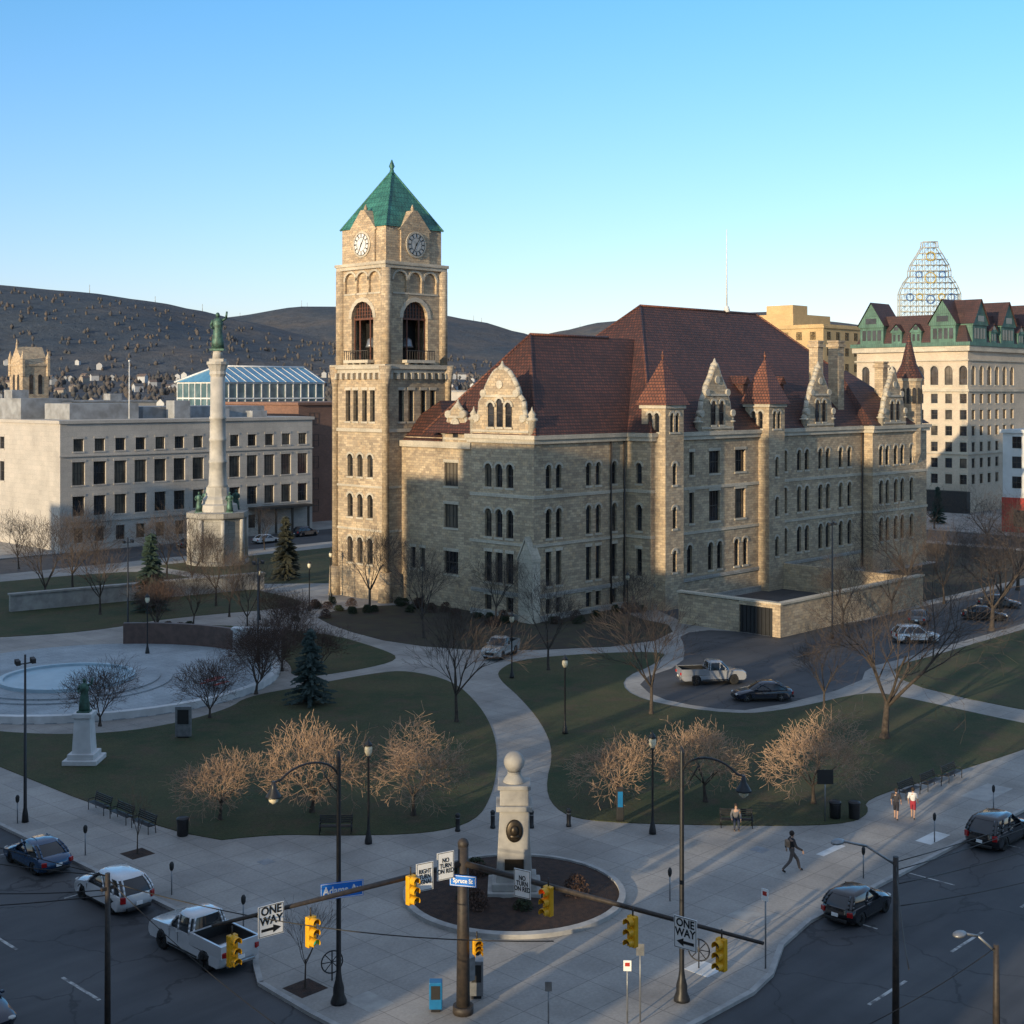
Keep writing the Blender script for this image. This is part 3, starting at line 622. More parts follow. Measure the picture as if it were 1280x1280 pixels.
for a in ((104,196,19.7,116,204,22.2),(118,198,19.7,142,210,21.6),(122,195,19.7,125,197.5,22.6),(101,206,19.7,108,214,23),(130,194,19.7,132,196,21.2),(136,193,19.7,139,195,20.8)): ph=MB(); ph.box(*a); wpart('penthouse',ph,[RPL],fb)
cn=MB(); cn.box(133,187.8,4.3,145,190,4.7); [cn.cbox(134+i*3.4,188.2,.13,.3,.3,4.2) for i in range(4)]; wpart('entrance_canopy',cn,[FRAME],fb)
fl=thing('flagpole',(112,192,19.8),'white flagpole on the flat office roof','flagpole'); b=MB(); b.cyl((0,0,0),(0,0,9),.12,.06,6); part('pole',b,[WHITEP],fl); b=MB(); b.sph((0,0,9.1),.18,8,6); part('finial',b,[WHITEP],fl)
bk=thing('brick_building',(152,196,.13),'brown brick building with glazed link beside the office building','building')
b_=MB(); b_.box(151,200,0,176,226,21.6); b_.box(150.6,199.6,21.6,176.4,226.4,22.1); wpart('wall',b_,[REDB],bk)
gl=MB(); gl.box(146.6,196,.0,150.9,214,15); wpart('glazed_link',gl,[GLASSB],bk)
for i in range(4):
    for j in range(5): obj('window',wmesh(2.2,2.2,False,'b' if (i+j)%3 else 'g',1),bk,(154.5-152+i*5.6,199.98-196,2.0+j*4.0-.13))
ga=thing('glass_atrium_building',(168,245,.13),'pale steel and glass pavilion with blue gabled skylight roof','building')
x0,x1,y0,y1=161,188,240,256
b_=MB(); b_.box(x0,y0,0,x1,y1,26.0); wpart('wall',b_,[BLUEG],ga)
BR=M('blue_glass_roof',(.10,.28,.42),(.06,.20,.33),.5,.25)
b_=MB(); b_.add([(x0-.5,y0-.5,26.1),(x1+.5,y0-.5,26.1),(x1+.5,y1+.5,26.1),(x0-.5,y1+.5,26.1),(x0+4,y0+7,29.4),(x1+.5,y0+7,29.4)],[(0,1,5,4),(3,4,5,2),(0,4,3),(1,2,5)]); wpart('roof',b_,[BR],ga,fixn=False)
b_=MB()
for i in range(14):
    xx=x0+i*(x1-x0)/13; b_.box(xx-.1,y0-.2,0,xx+.1,y0-.02,26.0); b_.cyl((xx,y0-.5,26.15),(max(xx,x0+4),y0+7,29.45),.08,n=4)
for z in (22.5,25.8): b_.box(x0,y0-.22,z,x1,y0-.03,z+.3)
for i in range(8): yy=y0+i*(y1-y0)/7; b_.box(x0-.2,yy-.1,0,x0-.02,yy+.1,26.0)
for z in (22.5,25.8): b_.box(x0-.22,y0,z,x0-.03,y1,z+.3)
b_.cyl((x0-.5,y0-.5,26.1),(x0+4,y0+7,29.5),.25,n=4); b_.cyl((x0-.5,y1+.5,26.1),(x0+4,y0+7,29.5),.25,n=4); b_.cyl((x0+4,y0+7,29.5),(x1,y0+7,29.5),.25,n=4)
wpart('mullion_frame',b_,[WHITEP],ga)
ch=thing('church_tower',(165,332,0),'distant square gothic stone church tower with pointed gabled top','church')
b_=MB(); b_.cbox(0,0,0,7,7,31); b_.cbox(0,0,30.6,7.5,7.5,.5)
b_.add([(-3.5,-3.5,31.1),(3.5,-3.5,31.1),(3.5,3.5,31.1),(-3.5,3.5,31.1),(-3.5,0,35.6),(3.5,0,35.6)],[(0,1,5,4),(2,3,4,5),(0,4,3),(1,2,5)])
for sx in(-1,1):
    for sy in(-1,1): b_.lathe([(.6,28),(.6,32.2),(.7,32.3),(.05,34.4)],6,(sx*3.4,sy*3.4,0),0,False)
b_.lathe([(.3,35.3),(.3,36.2),(.05,37.6)],6,(-3.3,0,0),0,False)
part('wall',b_,[STONE],ch)
for dx in(-1.2,1.2): obj('window',wmesh(1.1,5,True,'g',0),ch,(dx,-3.55,23.5),0); obj('window',wmesh(1.1,5,True,'g',0),ch,(-3.55,dx,23.5),-math.pi/2)
for (x,y,wx,wy,h,mt) in ((118,262,24,14,19,REDB),(140,300,30,18,22,LIME),(95,300,20,16,17,CREAM),(250,300,30,20,20,REDB),(240,230,22,16,17,CREAM),(300,290,26,18,21,REDB),(330,330,30,18,24,LIME),(120,350,26,18,20,REDB),(210,380,30,20,21,CREAM),(380,250,30,20,24,REDB),(420,260,30,20,26,LIME)):
    t=thing('town_building',(x,y,0),'distant flat-roofed masonry town building','building'); b=MB(); b.cbox(0,0,0,wx,wy,h); part('wall',b,[mt],t); b=MB(); b.cbox(0,0,h,wx+.6,wy+.6,.5); b.cbox(wx*.2,0,h+.5,4,4,2); part('roof',b,[RPL],t)
    for i in range(int(wx/4)-1):
        for j in range(2): obj('window',wmesh(1.5,2,False,'g',1),t,(-wx/2+3.5+i*4,-wy/2-.03,h-3.5-j*4))
# hotel
ho=thing('hotel',(255,121.6,.13),'tall cream hotel with green trimmed dark red mansard roof','hotel')
wl=MB(); zr=[(6+i*3.35,8+i*3.35) for i in range(6)]
oX=rows([2.4+3.55*i for i in range(8)],1.7,zr,False)+rows([2.4+3.55*i for i in range(8)],2.0,[(26.6,30.6)],True)
facade(wl,(255,150),(0,-1),28.4,.13,33.6,oX,.35,0)
oY=rows([2.4+3.55*i for i in range(6)],1.5,zr,False)+rows([2.4+3.55*i for i in range(6)],1.8,[(26.6,30.6)],True)
facade(wl,(255,121.6),(1,0),50,.13,33.6,oY,.35,0)
wl.box(255.6,122.2,.13,305,150,33.5)
wpart('wall',wl,[CREAM],ho)
put_windows(ho,(255,150),(0,-1),oX,.3,1,.3); put_windows(ho,(255,121.6),(1,0),oY,.3,1,.3)
c_=MB(); c_.box(254.2,120.8,33.61,306,150.8,34.7); wpart('cornice',c_,[TRIM],ho)
for z0,z1 in ((25.2,25.7),(31.6,31.9),(12.2,12.5)):
    c_=MB(); c_.poly([(254.6,150.4,z0),(254.6,121.2,z0),(306,121.2,z0),(306,121.59,z0),(254.99,121.59,z0),(254.99,150.4,z0)],(0,0,z1-z0)); wpart('string_course',c_,[TRIM],ho)
c_=MB(); c_.box(253.9,120.5,34.71,306.3,151.1,35.5); wpart('gutter',c_,[COPPERH],ho)
aw=MB(); aw.box(253.5,121,.2,254.9,149,4.6); wpart('shop_front',aw,[DARKP],ho)
m_=MB(); m_.add([(254.8,121.4,35.5),(305,121.4,35.5),(305,150,35.5),(254.8,150,35.5),(257.3,123.9,41.5),(302,123.9,41.5),(302,147.5,41.5),(257.3,147.5,41.5)],[(0,1,5,4),(1,2,6,5),(2,3,7,6),(3,0,4,7),(4,5,6,7)]); wpart('roof',m_,[TILED],ho,fixn=False)
def dorm(x,y,rz,s=1,big_=True):
    b=MB(); w_=3.1 if big_ else 2.0
    b.box(-w_,-.2,0,w_,4,3.6,0)
    for k in ((-2.0,-.7,.7,2.0) if big_ else (-.9,.9)): b.box(k-.45,-.26,.8,k+.45,-.21,3.0,2)
    b.box(-w_-.25,-.5,3.6,w_+.25,4.5,4.0,0)
    hh=8.8 if big_ else 6.2
    b.add([(-w_-.3,-.5,4.0),(w_+.3,-.5,4.0),(0,-.5,hh)],[(0,1,2)],0)
    b.add([(-w_*.45,-.55,4.4),(w_*.45,-.55,4.4),(w_*.45,-.55,5.6),(-w_*.45,-.55,5.6)],[(0,1,2,3)],2)
    b.add([(-w_-.5,-.8,3.9),(0,-.8,hh+.3),(0,7,hh+.3),(-w_-.5,7,3.9),(w_+.5,-.8,3.9),(w_+.5,7,3.9)],[(0,1,2,3),(4,5,2,1)],1)
    o=part('dormer',b,[COPPERH,TILED,GLASS],ho,(x-255,y-121.6,35.3),rz,fixn=False); o.scale=(s,)*3
for y,s,k in ((145.8,1,True),(139.3,.65,False),(134.3,.65,False),(127.5,1,True)): dorm(254.9,y,-math.pi/2,s,k)
for x,s,k in ((259.6,1,True),(266,.65,False),(272.5,1,True),(279,.65,False),(285,1,True)): dorm(x,121.5,0,s,k)
ho.scale=(1,.86,.955)
sg=thing('rooftop_lattice_sign',(282.5,143.5,40.6),'dome shaped steel lattice rooftop sign frame with round bulbs','sign')
b_=MB()
def hw(z): 
    return 6.8 if z<5.5 else (6.8-(z-5.5)*.5 if z<8.4 else (4.6 if z<11 else max(1.6,4.6-(z-11)*.62)))
zs=[i*1.3 for i in range(14)]
for d in(0,1.6):
    for i,z in enumerate(zs): w_=hw(z); b_.cyl((-w_,d,z),(w_,d,z),.1,n=4)
    for x in [k*1.3 for k in range(-5,6)]:
        top=max([z for z in zs if hw(z)>=abs(x)]+[0]); b_.cyl((x,d,-4),(x,d,top),.1,n=4)
    for i in range(len(zs)-1):
        w0,w1=hw(zs[i]),hw(zs[i+1])
        for s_ in(-1,1): b_.cyl((s_*w0,d,zs[i]),(s_*w1,d,zs[i+1]),.13,n=4)
        for k in range(-5,5):
            if abs(k*1.3)<w1 and abs((k+1)*1.3)<w0: b_.cyl((k*1.3,d,zs[i]),((k+1)*1.3,d,zs[i+1]),.06,n=3)
for x in(-5.2,-2.6,0,2.6,5.2):
    for z in(0,3.9,7.8,11.7):
        if hw(z)>abs(x): b_.cyl((x,0,z),(x,1.6,z),.06,n=4)
part('lattice_frame',b_,[PALEST],sg); sg.rotation_euler=(0,0,rad(-46))
YB=M('yellow_enamel',(.5,.38,.08),(.4,.3,.06),2,.5); BB=M('blue_enamel',(.06,.15,.35),(.05,.12,.3),2,.5)
for (x_,z_,r_,mt) in ((0,13.6,1.0,YB),(-2.6,9.5,.7,BB),(2.6,9.5,.7,BB),(-4.6,4.5,.8,BB),(4.6,4.5,.8,BB),(0,8.8,1.2,YB),(-2.4,4.6,.7,YB),(2.4,4.6,.7,YB),(0,4,.9,BB)):
    bl=MB(); n=16; bl.tube([(r_*math.cos(2*math.pi*i/n),0,r_*math.sin(2*math.pi*i/n)) for i in range(n+1)],.13,5); part('sign_ring',bl,[mt],sg,(x_,-.2,z_))
yb=thing('yellow_brick_building',(300,178,.13),'stepped yellow brick tower block behind the courthouse','building')
b_=MB(); b_.box(298,180,0,322,205,41); b_.box(300,190,41,318,203,44); b_.box(303,192,44,310,200,46.5); b_.box(297.6,179.6,40,322.4,205.4,40.5); wpart('wall',b_,[YEL],yb)
for j in range(3):
    for i in range(6): obj('window',wmesh(1.6,2,False,'g',1),yb,(297.97-300,203-i*4-178,37-j*4),-math.pi/2)
    for i in range(5): obj('window',wmesh(1.6,2,False,'g',1),yb,(300.5+i*4.4-300,179.97-178,37-j*4),0)
wb=thing('white_shop_building',(226,90,.13),'white shop building with red ground floor beside the street','building')
b_=MB(); b_.box(226,78,6,246,101.5,17); b_.box(225.6,77.6,17,246.4,101.9,17.6); wpart('wall',b_,[M('white_render',(.6,.6,.58),(.5,.5,.48),.5)],wb)
b_=MB(); b_.box(225.8,77.8,0,246,101.6,5.99); wpart('shop_front',b_,[REDS],wb)
for j in range(3):
    for i in range(5): obj('window',wmesh(1.6,2,False,'g',1),wb,(225.96-226,99-i*4.3-90,7.5+j*3.4),-math.pi/2)
for i in range(4): obj('window',wmesh(3,2.8,False,'g',1),wb,(225.76-226,98-i*5-90,1),-math.pi/2)

# ------------------------------------------------------------------ added off-frame blocks, heights and gaps shaped to cast the evening shade (aligned with the sun's bearing)
sv_=Vector((-SX,-SY)); pv_=Vector((SY,-SX)); brg=math.atan2(-SY,-SX)
cb=[(-120,-60,34,REDB),(-60,-12,36,CREAM),(-12,12.6,34,YEL),(12.6,16.2,4.0,REDB),(16.2,25,36,LIME),(25,27.4,5,REDB),(27.4,31.2,36,CREAM),(31.2,34.6,5,REDB),(34.6,36.4,34,LIME),(36.4,40.6,12.8,CREAM),(40.6,47.8,38,REDB),(47.8,50.6,12.8,LIME),(50.6,52,34,REDB),(52,57.6,12.5,YEL),(57.6,70.2,47,REDB),(70.2,73.4,29,CREAM),(73.4,77,46,LIME),(77,91,40.5,CREAM),(91,100.2,37,REDB),(100.2,114,21,LIME),(114,150,22,REDB),(150,171,36,YEL),(171,176,31,REDB),(176,215,15,CREAM)]
for q0,q1,h,mt in cb:
    qc=(q0+q1)/2; wq=(q1-q0); tt_=-18 if qc>12 else -34
    p=sv_*tt_+pv_*qc
    t=thing('shade_block',(p.x,p.y,0),'unseen plain masonry block added to shade the square','building',rz=brg)
    b=MB(); b.box(-9,-wq/2,0,9,wq/2,h); part('wall',b,[mt],t)
    b=MB(); b.box(-9.01,-wq/2-.01,h,9.01,wq/2+.01,h+.05); part('roof',b,[TRIM],t)

# ------------------------------------------------------------------ terrain / hills
rgt=Vector((.695,-.719)); fwd=Vector((.719,.695))
def interp(tab,x):
    if x<=tab[0][0]: return tab[0][1]
    for (a,b),(c,d) in zip(tab,tab[1:]):
        if x<=c:
            t=(x-a)/(c-a); t=t*t*(3-2*t)*.5+t*.5; return b+(d-b)*t
    return tab[-1][1]
def crest(tab,f): return [((p-640)/1700*f,24+(490-y)*f/1700) for p,y in tab]
r1=crest([(-1500,380),(-600,352),(0,357),(110,366),(200,378),(250,388),(310,402),(420,428),(560,446),(700,462),(900,470),(2500,470)],3200)
r2=crest([(-1500,420),(150,425),(240,412),(300,396),(380,384),(440,384),(540,392),(600,402),(650,416),(700,432),(800,450),(2500,450)],4500)
r3=crest([(-1500,430),(560,440),(640,430),(700,414),(750,403),(820,396),(960,390),(1020,401),(1100,410),(1300,398),(1600,390),(2600,420)],5800)
def sstep(a,b,x):
    t=min(1,max(0,(x-a)/(b-a))); return t*t*(3-2*t)
def hgt(r,f):
    h=sstep(430,2400,f)*46+ (noise.noise(Vector((r*.002,f*.002,1)))*16)*sstep(500,1200,f)
    for tab,fc,w_ in((r1,3200,1500),(r2,4500,1500),(r3,5800,1500)):
        t=(f-fc)/w_
        if abs(t)<1:
            k=.5+.5*math.cos(math.pi*t); hh=interp(tab,r)*k
            hh+=noise.fractal(Vector((r*.0028,f*.0028,3)),1,2,4)*38*k*(1-k)*3
            h=max(h,hh)
    return h-1.0
tm=MB(); rs=list(range(-3600,4400,40)); fs_=list(range(400,6300,50))
vs=[]
for f in fs_:
    for r in rs:
        p=rgt*r+fwd*f; vs.append((p.x,p.y,hgt(r,f)))
nr=len(rs); fc=[(j*nr+i,j*nr+i+1,(j+1)*nr+i+1,(j+1)*nr+i) for j in range(len(fs_)-1) for i in range(nr-1)]
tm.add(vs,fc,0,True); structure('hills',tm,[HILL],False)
for pxx,f,h in ((112,3200,22),(194,3200,16),(253,3200,18),(262,4500,20),(300,4500,16),(377,4500,26),(384,4500,18),(592,4500,20),(602,4500,16),(725,5800,18)):
    r=(pxx-640)/1700*f; p=rgt*r+fwd*f; t=thing('communication_mast',(p.x,p.y,hgt(r,f)-1),'thin distant communication mast on the hill ridge','mast'); b=MB(); b.cyl((0,0,0),(0,0,h),.8,.4,4); part('mast',b,[PALEST],t); b=MB(); b.cyl((-1.5,0,h*.85),(1.5,0,h*.85),.3,n=4); part('antenna',b,[PALEST],t)
hw_=[M('pale_house_wall',(.44,.45,.45),(.37,.37,.38),.1),M('tan_house_wall',(.32,.27,.22),(.26,.22,.18),.1),M('grey_house_wall',(.28,.29,.31),(.24,.25,.26),.1)]
hr_=[M('dark_shingles',(.10,.10,.105),(.08,.08,.085),.3),M('brown_shingles',(.14,.10,.085),(.11,.085,.075),.3)]
protos=[]
for i in range(4):
    t=thing('house',(0,0,0),'small gabled suburban house among bare trees','house',group='houses on the hillside'); Wd,Ln,Hh=R.uniform(8,10),R.uniform(10,15),R.uniform(5,7)
    b=MB(); b.box(-Ln/2,-Wd/2,-3,Ln/2,Wd/2,Hh); b.add([(-Ln/2,-Wd/2,Hh),(-Ln/2,Wd/2,Hh),(-Ln/2,0,Hh+3.2)],[(0,1,2)]); b.add([(Ln/2,-Wd/2,Hh),(Ln/2,Wd/2,Hh),(Ln/2,0,Hh+3.2)],[(0,1,2)]); part('wall',b,[hw_[i%3]],t,fixn=False)
    b=MB(); b.add([(-Ln/2-.4,-Wd/2-.5,Hh-.2),(Ln/2+.4,-Wd/2-.5,Hh-.2),(Ln/2+.4,0,Hh+3.4),(-Ln/2-.4,0,Hh+3.4),(-Ln/2-.4,Wd/2+.5,Hh-.2),(Ln/2+.4,Wd/2+.5,Hh-.2)],[(0,1,2,3),(3,2,5,4)]); part('roof',b,[hr_[i%2]],t,fixn=False)
    protos.append(t)
cnt=0
for k in range(170):
    f=R.uniform(700,2300); pxx=R.uniform(-20,680) if R.random()<.85 else R.uniform(680,1290); r=(pxx-640)/1700*f
    p=rgt*r+fwd*f; o=protos[k%4]; loc=(p.x,p.y,hgt(r,f)+1.2)
    if cnt<4: o=protos[cnt]; o.location=loc; o.rotation_euler=(0,0,R.uniform(0,3)) ; cnt+=1
    else: dup(o,loc,R.uniform(0,3.1),scale=R.uniform(.55,1.0))
wd=MB()
for k in range(4600):
    f=420+2500*R.random()**1.1; r=(R.uniform(-60,1340)-640)/1700*f; p=rgt*r+fwd*f; z=hgt(r,f) if f>430 else 0; s=R.uniform(3,6.5)
    n=5; prof=[(.3,-2),(.9,s*.5),(.9,s*.9),(.05,s*1.5)]
    vs=[]
    for (a,zz) in prof:
        for i in range(n):
            t=2*math.pi*i/n+R.uniform(-.4,.4); q=a*s*.6*R.uniform(.6,1.35); vs.append((p.x+q*math.cos(t),p.y+q*math.sin(t),z+zz*R.uniform(.8,1.1)))
    wd.add(vs,[(kk*n+i,kk*n+(i+1)%n,(kk+1)*n+(i+1)%n,(kk+1)*n+i) for kk in range(3) for i in range(n)],0,True)
obj('woodland',meshd('woodland',wd,[landm('distant_bare_woodland',(.095,.092,.095),(.145,.12,.105),(.08,.085,.09),.06,.75,1.15,.4)],False),None,kind='stuff',label='brown leafless woodland between town and hills',category='trees')

# ------------------------------------------------------------------ trees
def bare(seed,H,th,spread,lv,kids,tw,rad0,up=.35,droop=0.0,thick=.018):
    r=random.Random(seed); T=MB(); C=MB()
    def grow(p,d,L,ra,lev):
        segs=3 if lev<2 else 2; q=p.copy(); dd=d.copy(); pts=[q.copy()]
        for i in range(segs):
            dd=(dd+Vector((r.uniform(-1,1),r.uniform(-1,1),r.uniform(-.6,.8)))*(.16 if lev else .05)+Vector((0,0,up*.12-droop*.1*lev))).normalized()
            q=q+dd*(L/segs); pts.append(q.copy())
        re=max(thick*.5,ra*.62)
        mb=T if lev<2 else C
        n=7 if lev==0 else (5 if lev==1 else 3)
        for i in range(segs): mb.cyl(pts[i],pts[i+1],ra+(re-ra)*i/segs,ra+(re-ra)*(i+1)/segs,n,0,False,lev<3)
        if lev>=lv: return
        k=kids[min(lev,len(kids)-1)]
        for j in range(k):
            t=r.uniform(.45,1) if lev else r.uniform(.8,1)
            idx=min(segs-1,int(t*segs)); b=pts[idx].lerp(pts[idx+1],t*segs-idx)
            az=2*math.pi*(j+r.uniform(-.3,.3))/k; perp=dd.orthogonal().normalized(); perp=Matrix.Rotation(az,3,dd)@perp
            sp=spread*(1 if lev else 1.15)*r.uniform(.6,1.25)
            nd=(dd+perp*sp); nd.normalize()
            grow(b,nd,L*(r.uniform(.62,.85) if lev else r.uniform(.5,.75)*(H-th)/th*.8),re*r.uniform(.6,.8) ,lev+1)
    grow(Vector((0,0,-.05)),Vector((r.uniform(-.05,.05),r.uniform(-.05,.05),1)),th,rad0,0)
    T.cyl((0,0,-.05),(0,0,.35),rad0*1.5,rad0,8,0,False)
    return meshd('trunk',T,[BARK],False),meshd('crown',C,[tw],False)
def treething(name,meshes,loc,label,cat,s=1,group=None):
    t=thing(name,loc,label,cat)
    if group: t['group']=group
    obj('trunk',meshes[0],t); obj('crown',meshes[1],t); t.scale=(s,s,s) if isinstance(s,(int,float)) else s; t.rotation_euler=(0,0,R.uniform(0,6.28)); return t
GT=[bare(s,4.8,1.4,.98,6,[5,4,4,3,3,2],TWIGG,.13,.35,.03,.025) for s in(3,8,21)]
BT=[bare(s,11,3.0,.62,5,[5,4,4,4,3],TWIGD,.2,.6,0,.024) for s in(5,6)]
BW=[bare(s,12,2.8,.85,6,[5,4,4,3,2],TWIGD,.3,.4,.0,.022) for s in(9,)]
SP=[bare(s,4,1.4,.5,4,[4,3,3,3],TWIGD,.05,.6,0,.012) for s in(2,)]
for i,(x,y,s) in enumerate([(43.2,64.4,.8),(47.6,61.8,.98),(51.2,57.2,.9),(60.6,50.2,.84),(64.7,46.9,.88),(68.8,42.2,.94)]):
    treething('small_ornamental_tree',GT[i%3],(x,y,.15),'low spreading budding tree with tan twigs on lawn','tree',(s*1.05,s*1.05,s*.95),'budding trees along the lawn edge')
for x,y,s in [(85.3,46.7,.95),(131.1,60,.9),(142,64,.85),(160,70,.8),(150,79,.8)]:
    treething('bare_tree',BW[0],(x,y,.15),'large wide leafless tree with dark branches on lawn','tree',s)
for i,(x,y,s) in enumerate([(72.5,142.4,.8),(74.1,133,.7),(70.7,116.2,.5),(96.9,115.5,.75),(88.7,97.6,.7),(67.9,71.2,.75),(86,78.8,.65),(79.6,62.6,.75),(89.6,54.1,.5),(86,129,.7),(90,140,.75),(80,150,.85),(66,152,.85),(94,152,.7),(76,118,.5),(108,88,.5),(122,71.5,.6),(132,71.5,.6),(144,71.5,.7),(100,99,.6),(79,113,.55),(83,122,.6)]):
    treething('bare_tree',BT[i%2],(x,y,.15),'slender leafless tree with upright branches','tree',s)
for x,y,s in ((37.1,62.8,.8),(33.4,43.8,.85)): treething('sapling',SP[0],(x,y,.13),'thin leafless street sapling in a pavement tree pit','tree',s)
DB=[bare(s,6,1.2,.75,6,[6,4,4,3,3,2],RSHRUB,.16,.4,0,.024) for s in(31,)]
for x,y,s in ((56.2,85.1,.65),(49.4,88.7,.65),(63.2,89.2,.8),(65.5,91.8,.75),(61,145,.7),(78,104,.7),(82,112,.6),(75,123,.7),(70,95,.7),(72,92.5,.6)): treething('bare_tree',DB[0],(x,y,.15),'dense brown leafless tree beside the memorial plaza','tree',s)
for x,y,s in ((196,84,.7),(188,76,.65),(204,94,.7),(180,64,.7),(222,112,.6),(168,62,.7)): treething('bare_tree',BW[0],(x,y,.1),'leafless street tree near the hotel','tree',s)
for x,y,s in ((112,175,.5),(122,170,.5),(95,172,.6),(86,176,.6),(78,172,.7)): treething('bare_tree',BT[0],(x,y,.1),'leafless tree along the far street','tree',s)
def conifer(seed,H,W_,mat):
    r=random.Random(seed); T=MB(); C=MB(); T.cyl((0,0,-.05),(0,0,H*.96),.14*H/6,.02,6,0,False)
    n=int(60*H/6)
    for i in range(n*3):
        z=H*(.06+.92*(i/(n*3))); Rr=W_/2*(1-z/H)**.85*r.uniform(.7,1.1)+.08; a=r.uniform(0,6.28); d=Vector((math.cos(a),math.sin(a),-.22))
        for k in range(9):
            t=(k+1)/9; p=Vector((0,0,z))+d*Rr*t; sz=.30*(1.1-.5*t)*H/7+.03
            side=Vector((-math.sin(a),math.cos(a),0)); 
            q1=p+side*sz*r.uniform(.6,1.2)+Vector((0,0,r.uniform(-.15,.02))); q2=p-side*sz*r.uniform(.6,1.2)+Vector((0,0,r.uniform(-.15,.02))); q3=p+d*sz*1.6+Vector((0,0,r.uniform(-.05,.12)))
            C.add([q1,q3,q2,p+Vector((0,0,sz*.5))],[(0,1,3),(1,2,3)],0)
    return meshd('trunk',T,[BARK],False),meshd('crown',C,[mat],False)
CB=conifer(4,5.8,4.0,NEEDLEB); CD=conifer(5,9,4.2,NEEDLE); CE=conifer(6,9,4.6,NEEDLEO)
treething('blue_spruce',CB,(64.1,83.4,.15),'small bluish conical spruce on the lawn','tree')
treething('spruce_tree',CD,(79,131,.15),'dark green conical spruce near the memorial','tree',.95)
treething('spruce_tree',CE,(104.7,141.4,.15),'dark olive conifer beside the column monument','tree',.9)
treething('spruce_tree',CD,(231.6,116.2,.1),'small green conifer across the street from the hotel','tree',.75)
def shrubm(seed,w_,h_,mat,n=900):
    r=random.Random(seed); C=MB()
    for i in range(n):
        a=r.uniform(0,6.28); b=r.random()**.5; z=r.random(); rr=w_/2*b*math.sqrt(max(.05,1-(z*.9)**2)); p=Vector((rr*math.cos(a),rr*math.sin(a),z*h_)); s=.09
        v=[p+Vector((r.uniform(-s,s),r.uniform(-s,s),r.uniform(-s,s))) for _ in range(3)]; C.add(v,[(0,1,2)])
    return meshd('crown',C,[mat],False)
SH=[shrubm(1,1.2,.9,HEDGE),shrubm(2,1.5,1.2,RSHRUB)]
for i in range(70):
    x,y=R.choice([(R.uniform(99.5,101.5),R.uniform(97,116)),(R.uniform(103,117),R.uniform(92.3,94.6)),(R.uniform(90,98),R.uniform(118,121)),(46.5+R.uniform(-3,3),44.8+R.uniform(-3,3)),(R.uniform(86,96),R.uniform(112,117)),(R.uniform(98,101),R.uniform(97,116)),(R.uniform(70,76),R.uniform(118,121))])
    if abs(x-46.5)<1.8 and abs(y-44.8)<1.8: y+=2.6
    obj('shrub',SH[R.random()<.4],None,(x,y,.2),R.uniform(0,6),label='small clipped evergreen or dormant shrub in bed',category='shrub',group='shrubs in planting beds').scale=(.9,.9,R.uniform(.4,.9))

# ------------------------------------------------------------------ monuments
mo=thing('monument',(46.5,44.8,.3),'grey granite pedestal monument with bronze medallion and stone ball','monument',rz=rad(-46))
b=MB(); b.cbox(0,0,0,2.5,2.5,.35); b.cbox(0,0,.35,2.1,2.1,.35); part('base',b,[GRANITE],mo,bev=.04)
b=MB(); b.add([(-.85,-.85,.7),(.85,-.85,.7),(.85,.85,.7),(-.85,.85,.7),(-.68,-.68,4.0),(.68,-.68,4.0),(.68,.68,4.0),(-.68,.68,4.0)],[(0,1,5,4),(1,2,6,5),(2,3,7,6),(3,0,4,7),(4,5,6,7)]); part('shaft',b,[GRANITE],mo,bev=.03)
b=MB(); b.cbox(0,0,4.0,1.7,1.7,.25); b.cbox(0,0,4.25,1.35,1.35,.75); b.cbox(0,0,5.0,1.55,1.55,.2); b.lathe([(.55,5.2),(.45,5.4),(.3,5.6),(.35,5.7)],16); part('capital',b,[GRANITE],mo,bev=.03)
b=MB(); b.sph((0,0,6.15),.5,20,12); part('stone_ball',b,[GRANITE],mo)
b=MB(); b.lathe([(.46,0),(.46,.06),(.36,.1),(.05,.13)],24); o=part('medallion',b,[BRONZED],mo,(0,-.73,3.1)); o.rotation_euler=(rad(87),0,0); o.scale=(.85,1.15,1)
b=MB(); b.sph((0,-.05,-.02),.2,10,8,0,1,.7,1.3); b.sph((0,0,-.3),.26,10,6,0,1.1,.5,.6); part('bust',b,[BRONZED],mo,(0,-.82,3.15))
b=MB(); b.box(-.45,-.05,0,.45,0,.5); part('plaque',b,[BRONZED],mo,(0,-.84,1.3))
def statue(parent,s,mat,z,arm=True,name='statue'):
    b=MB()
    b.lathe([(.32,0),(.30,.35),(.24,.75),(.22,.95),(.25,1.15),(.27,1.38),(.16,1.5),(.075,1.56)],12,(0,0,0),0,True,0,1,.75)
    b.sph((0,0,1.68),.115,10,8,0,.95,1,1.15)
    for sg in(-1,1):
        if arm and sg==1: b.tube([(sg*.24,0,1.42),(sg*.42,-.05,1.5),(sg*.48,-.1,1.85)],[.075,.06,.045],6)
        else: b.tube([(sg*.24,0,1.42),(sg*.34,-.03,1.15),(sg*.22,-.22,1.0)],[.075,.06,.045],6)
    b.cbox(0,0,-.1,.7,.6,.1)
    o=part(name,b,[mat],parent,(0,0,z)); o.scale=(s,s,s); return o
cm=thing('column_monument',(107.9,161.4,.13),'tall stone memorial column topped by a green bronze statue','monument',rz=rad(-46))
b=MB(); b.lathe([(4.4,0),(4.4,.5),(3.9,.55),(3.9,6.3),(4.3,6.5),(4.3,7.2),(3.4,7.3)],8,(0,0,0),0,False,rad(22.5)); part('octagonal_base',b,[PLINTH],cm)
for i in range(8):
    a=i*math.pi/4; b=MB(); b.cyl((3.95*math.cos(a+.39),3.95*math.sin(a+.39),.5),(3.95*math.cos(a+.39),3.95*math.sin(a+.39),6.3),.3,n=8); part('base_column',b,[COLST],cm)
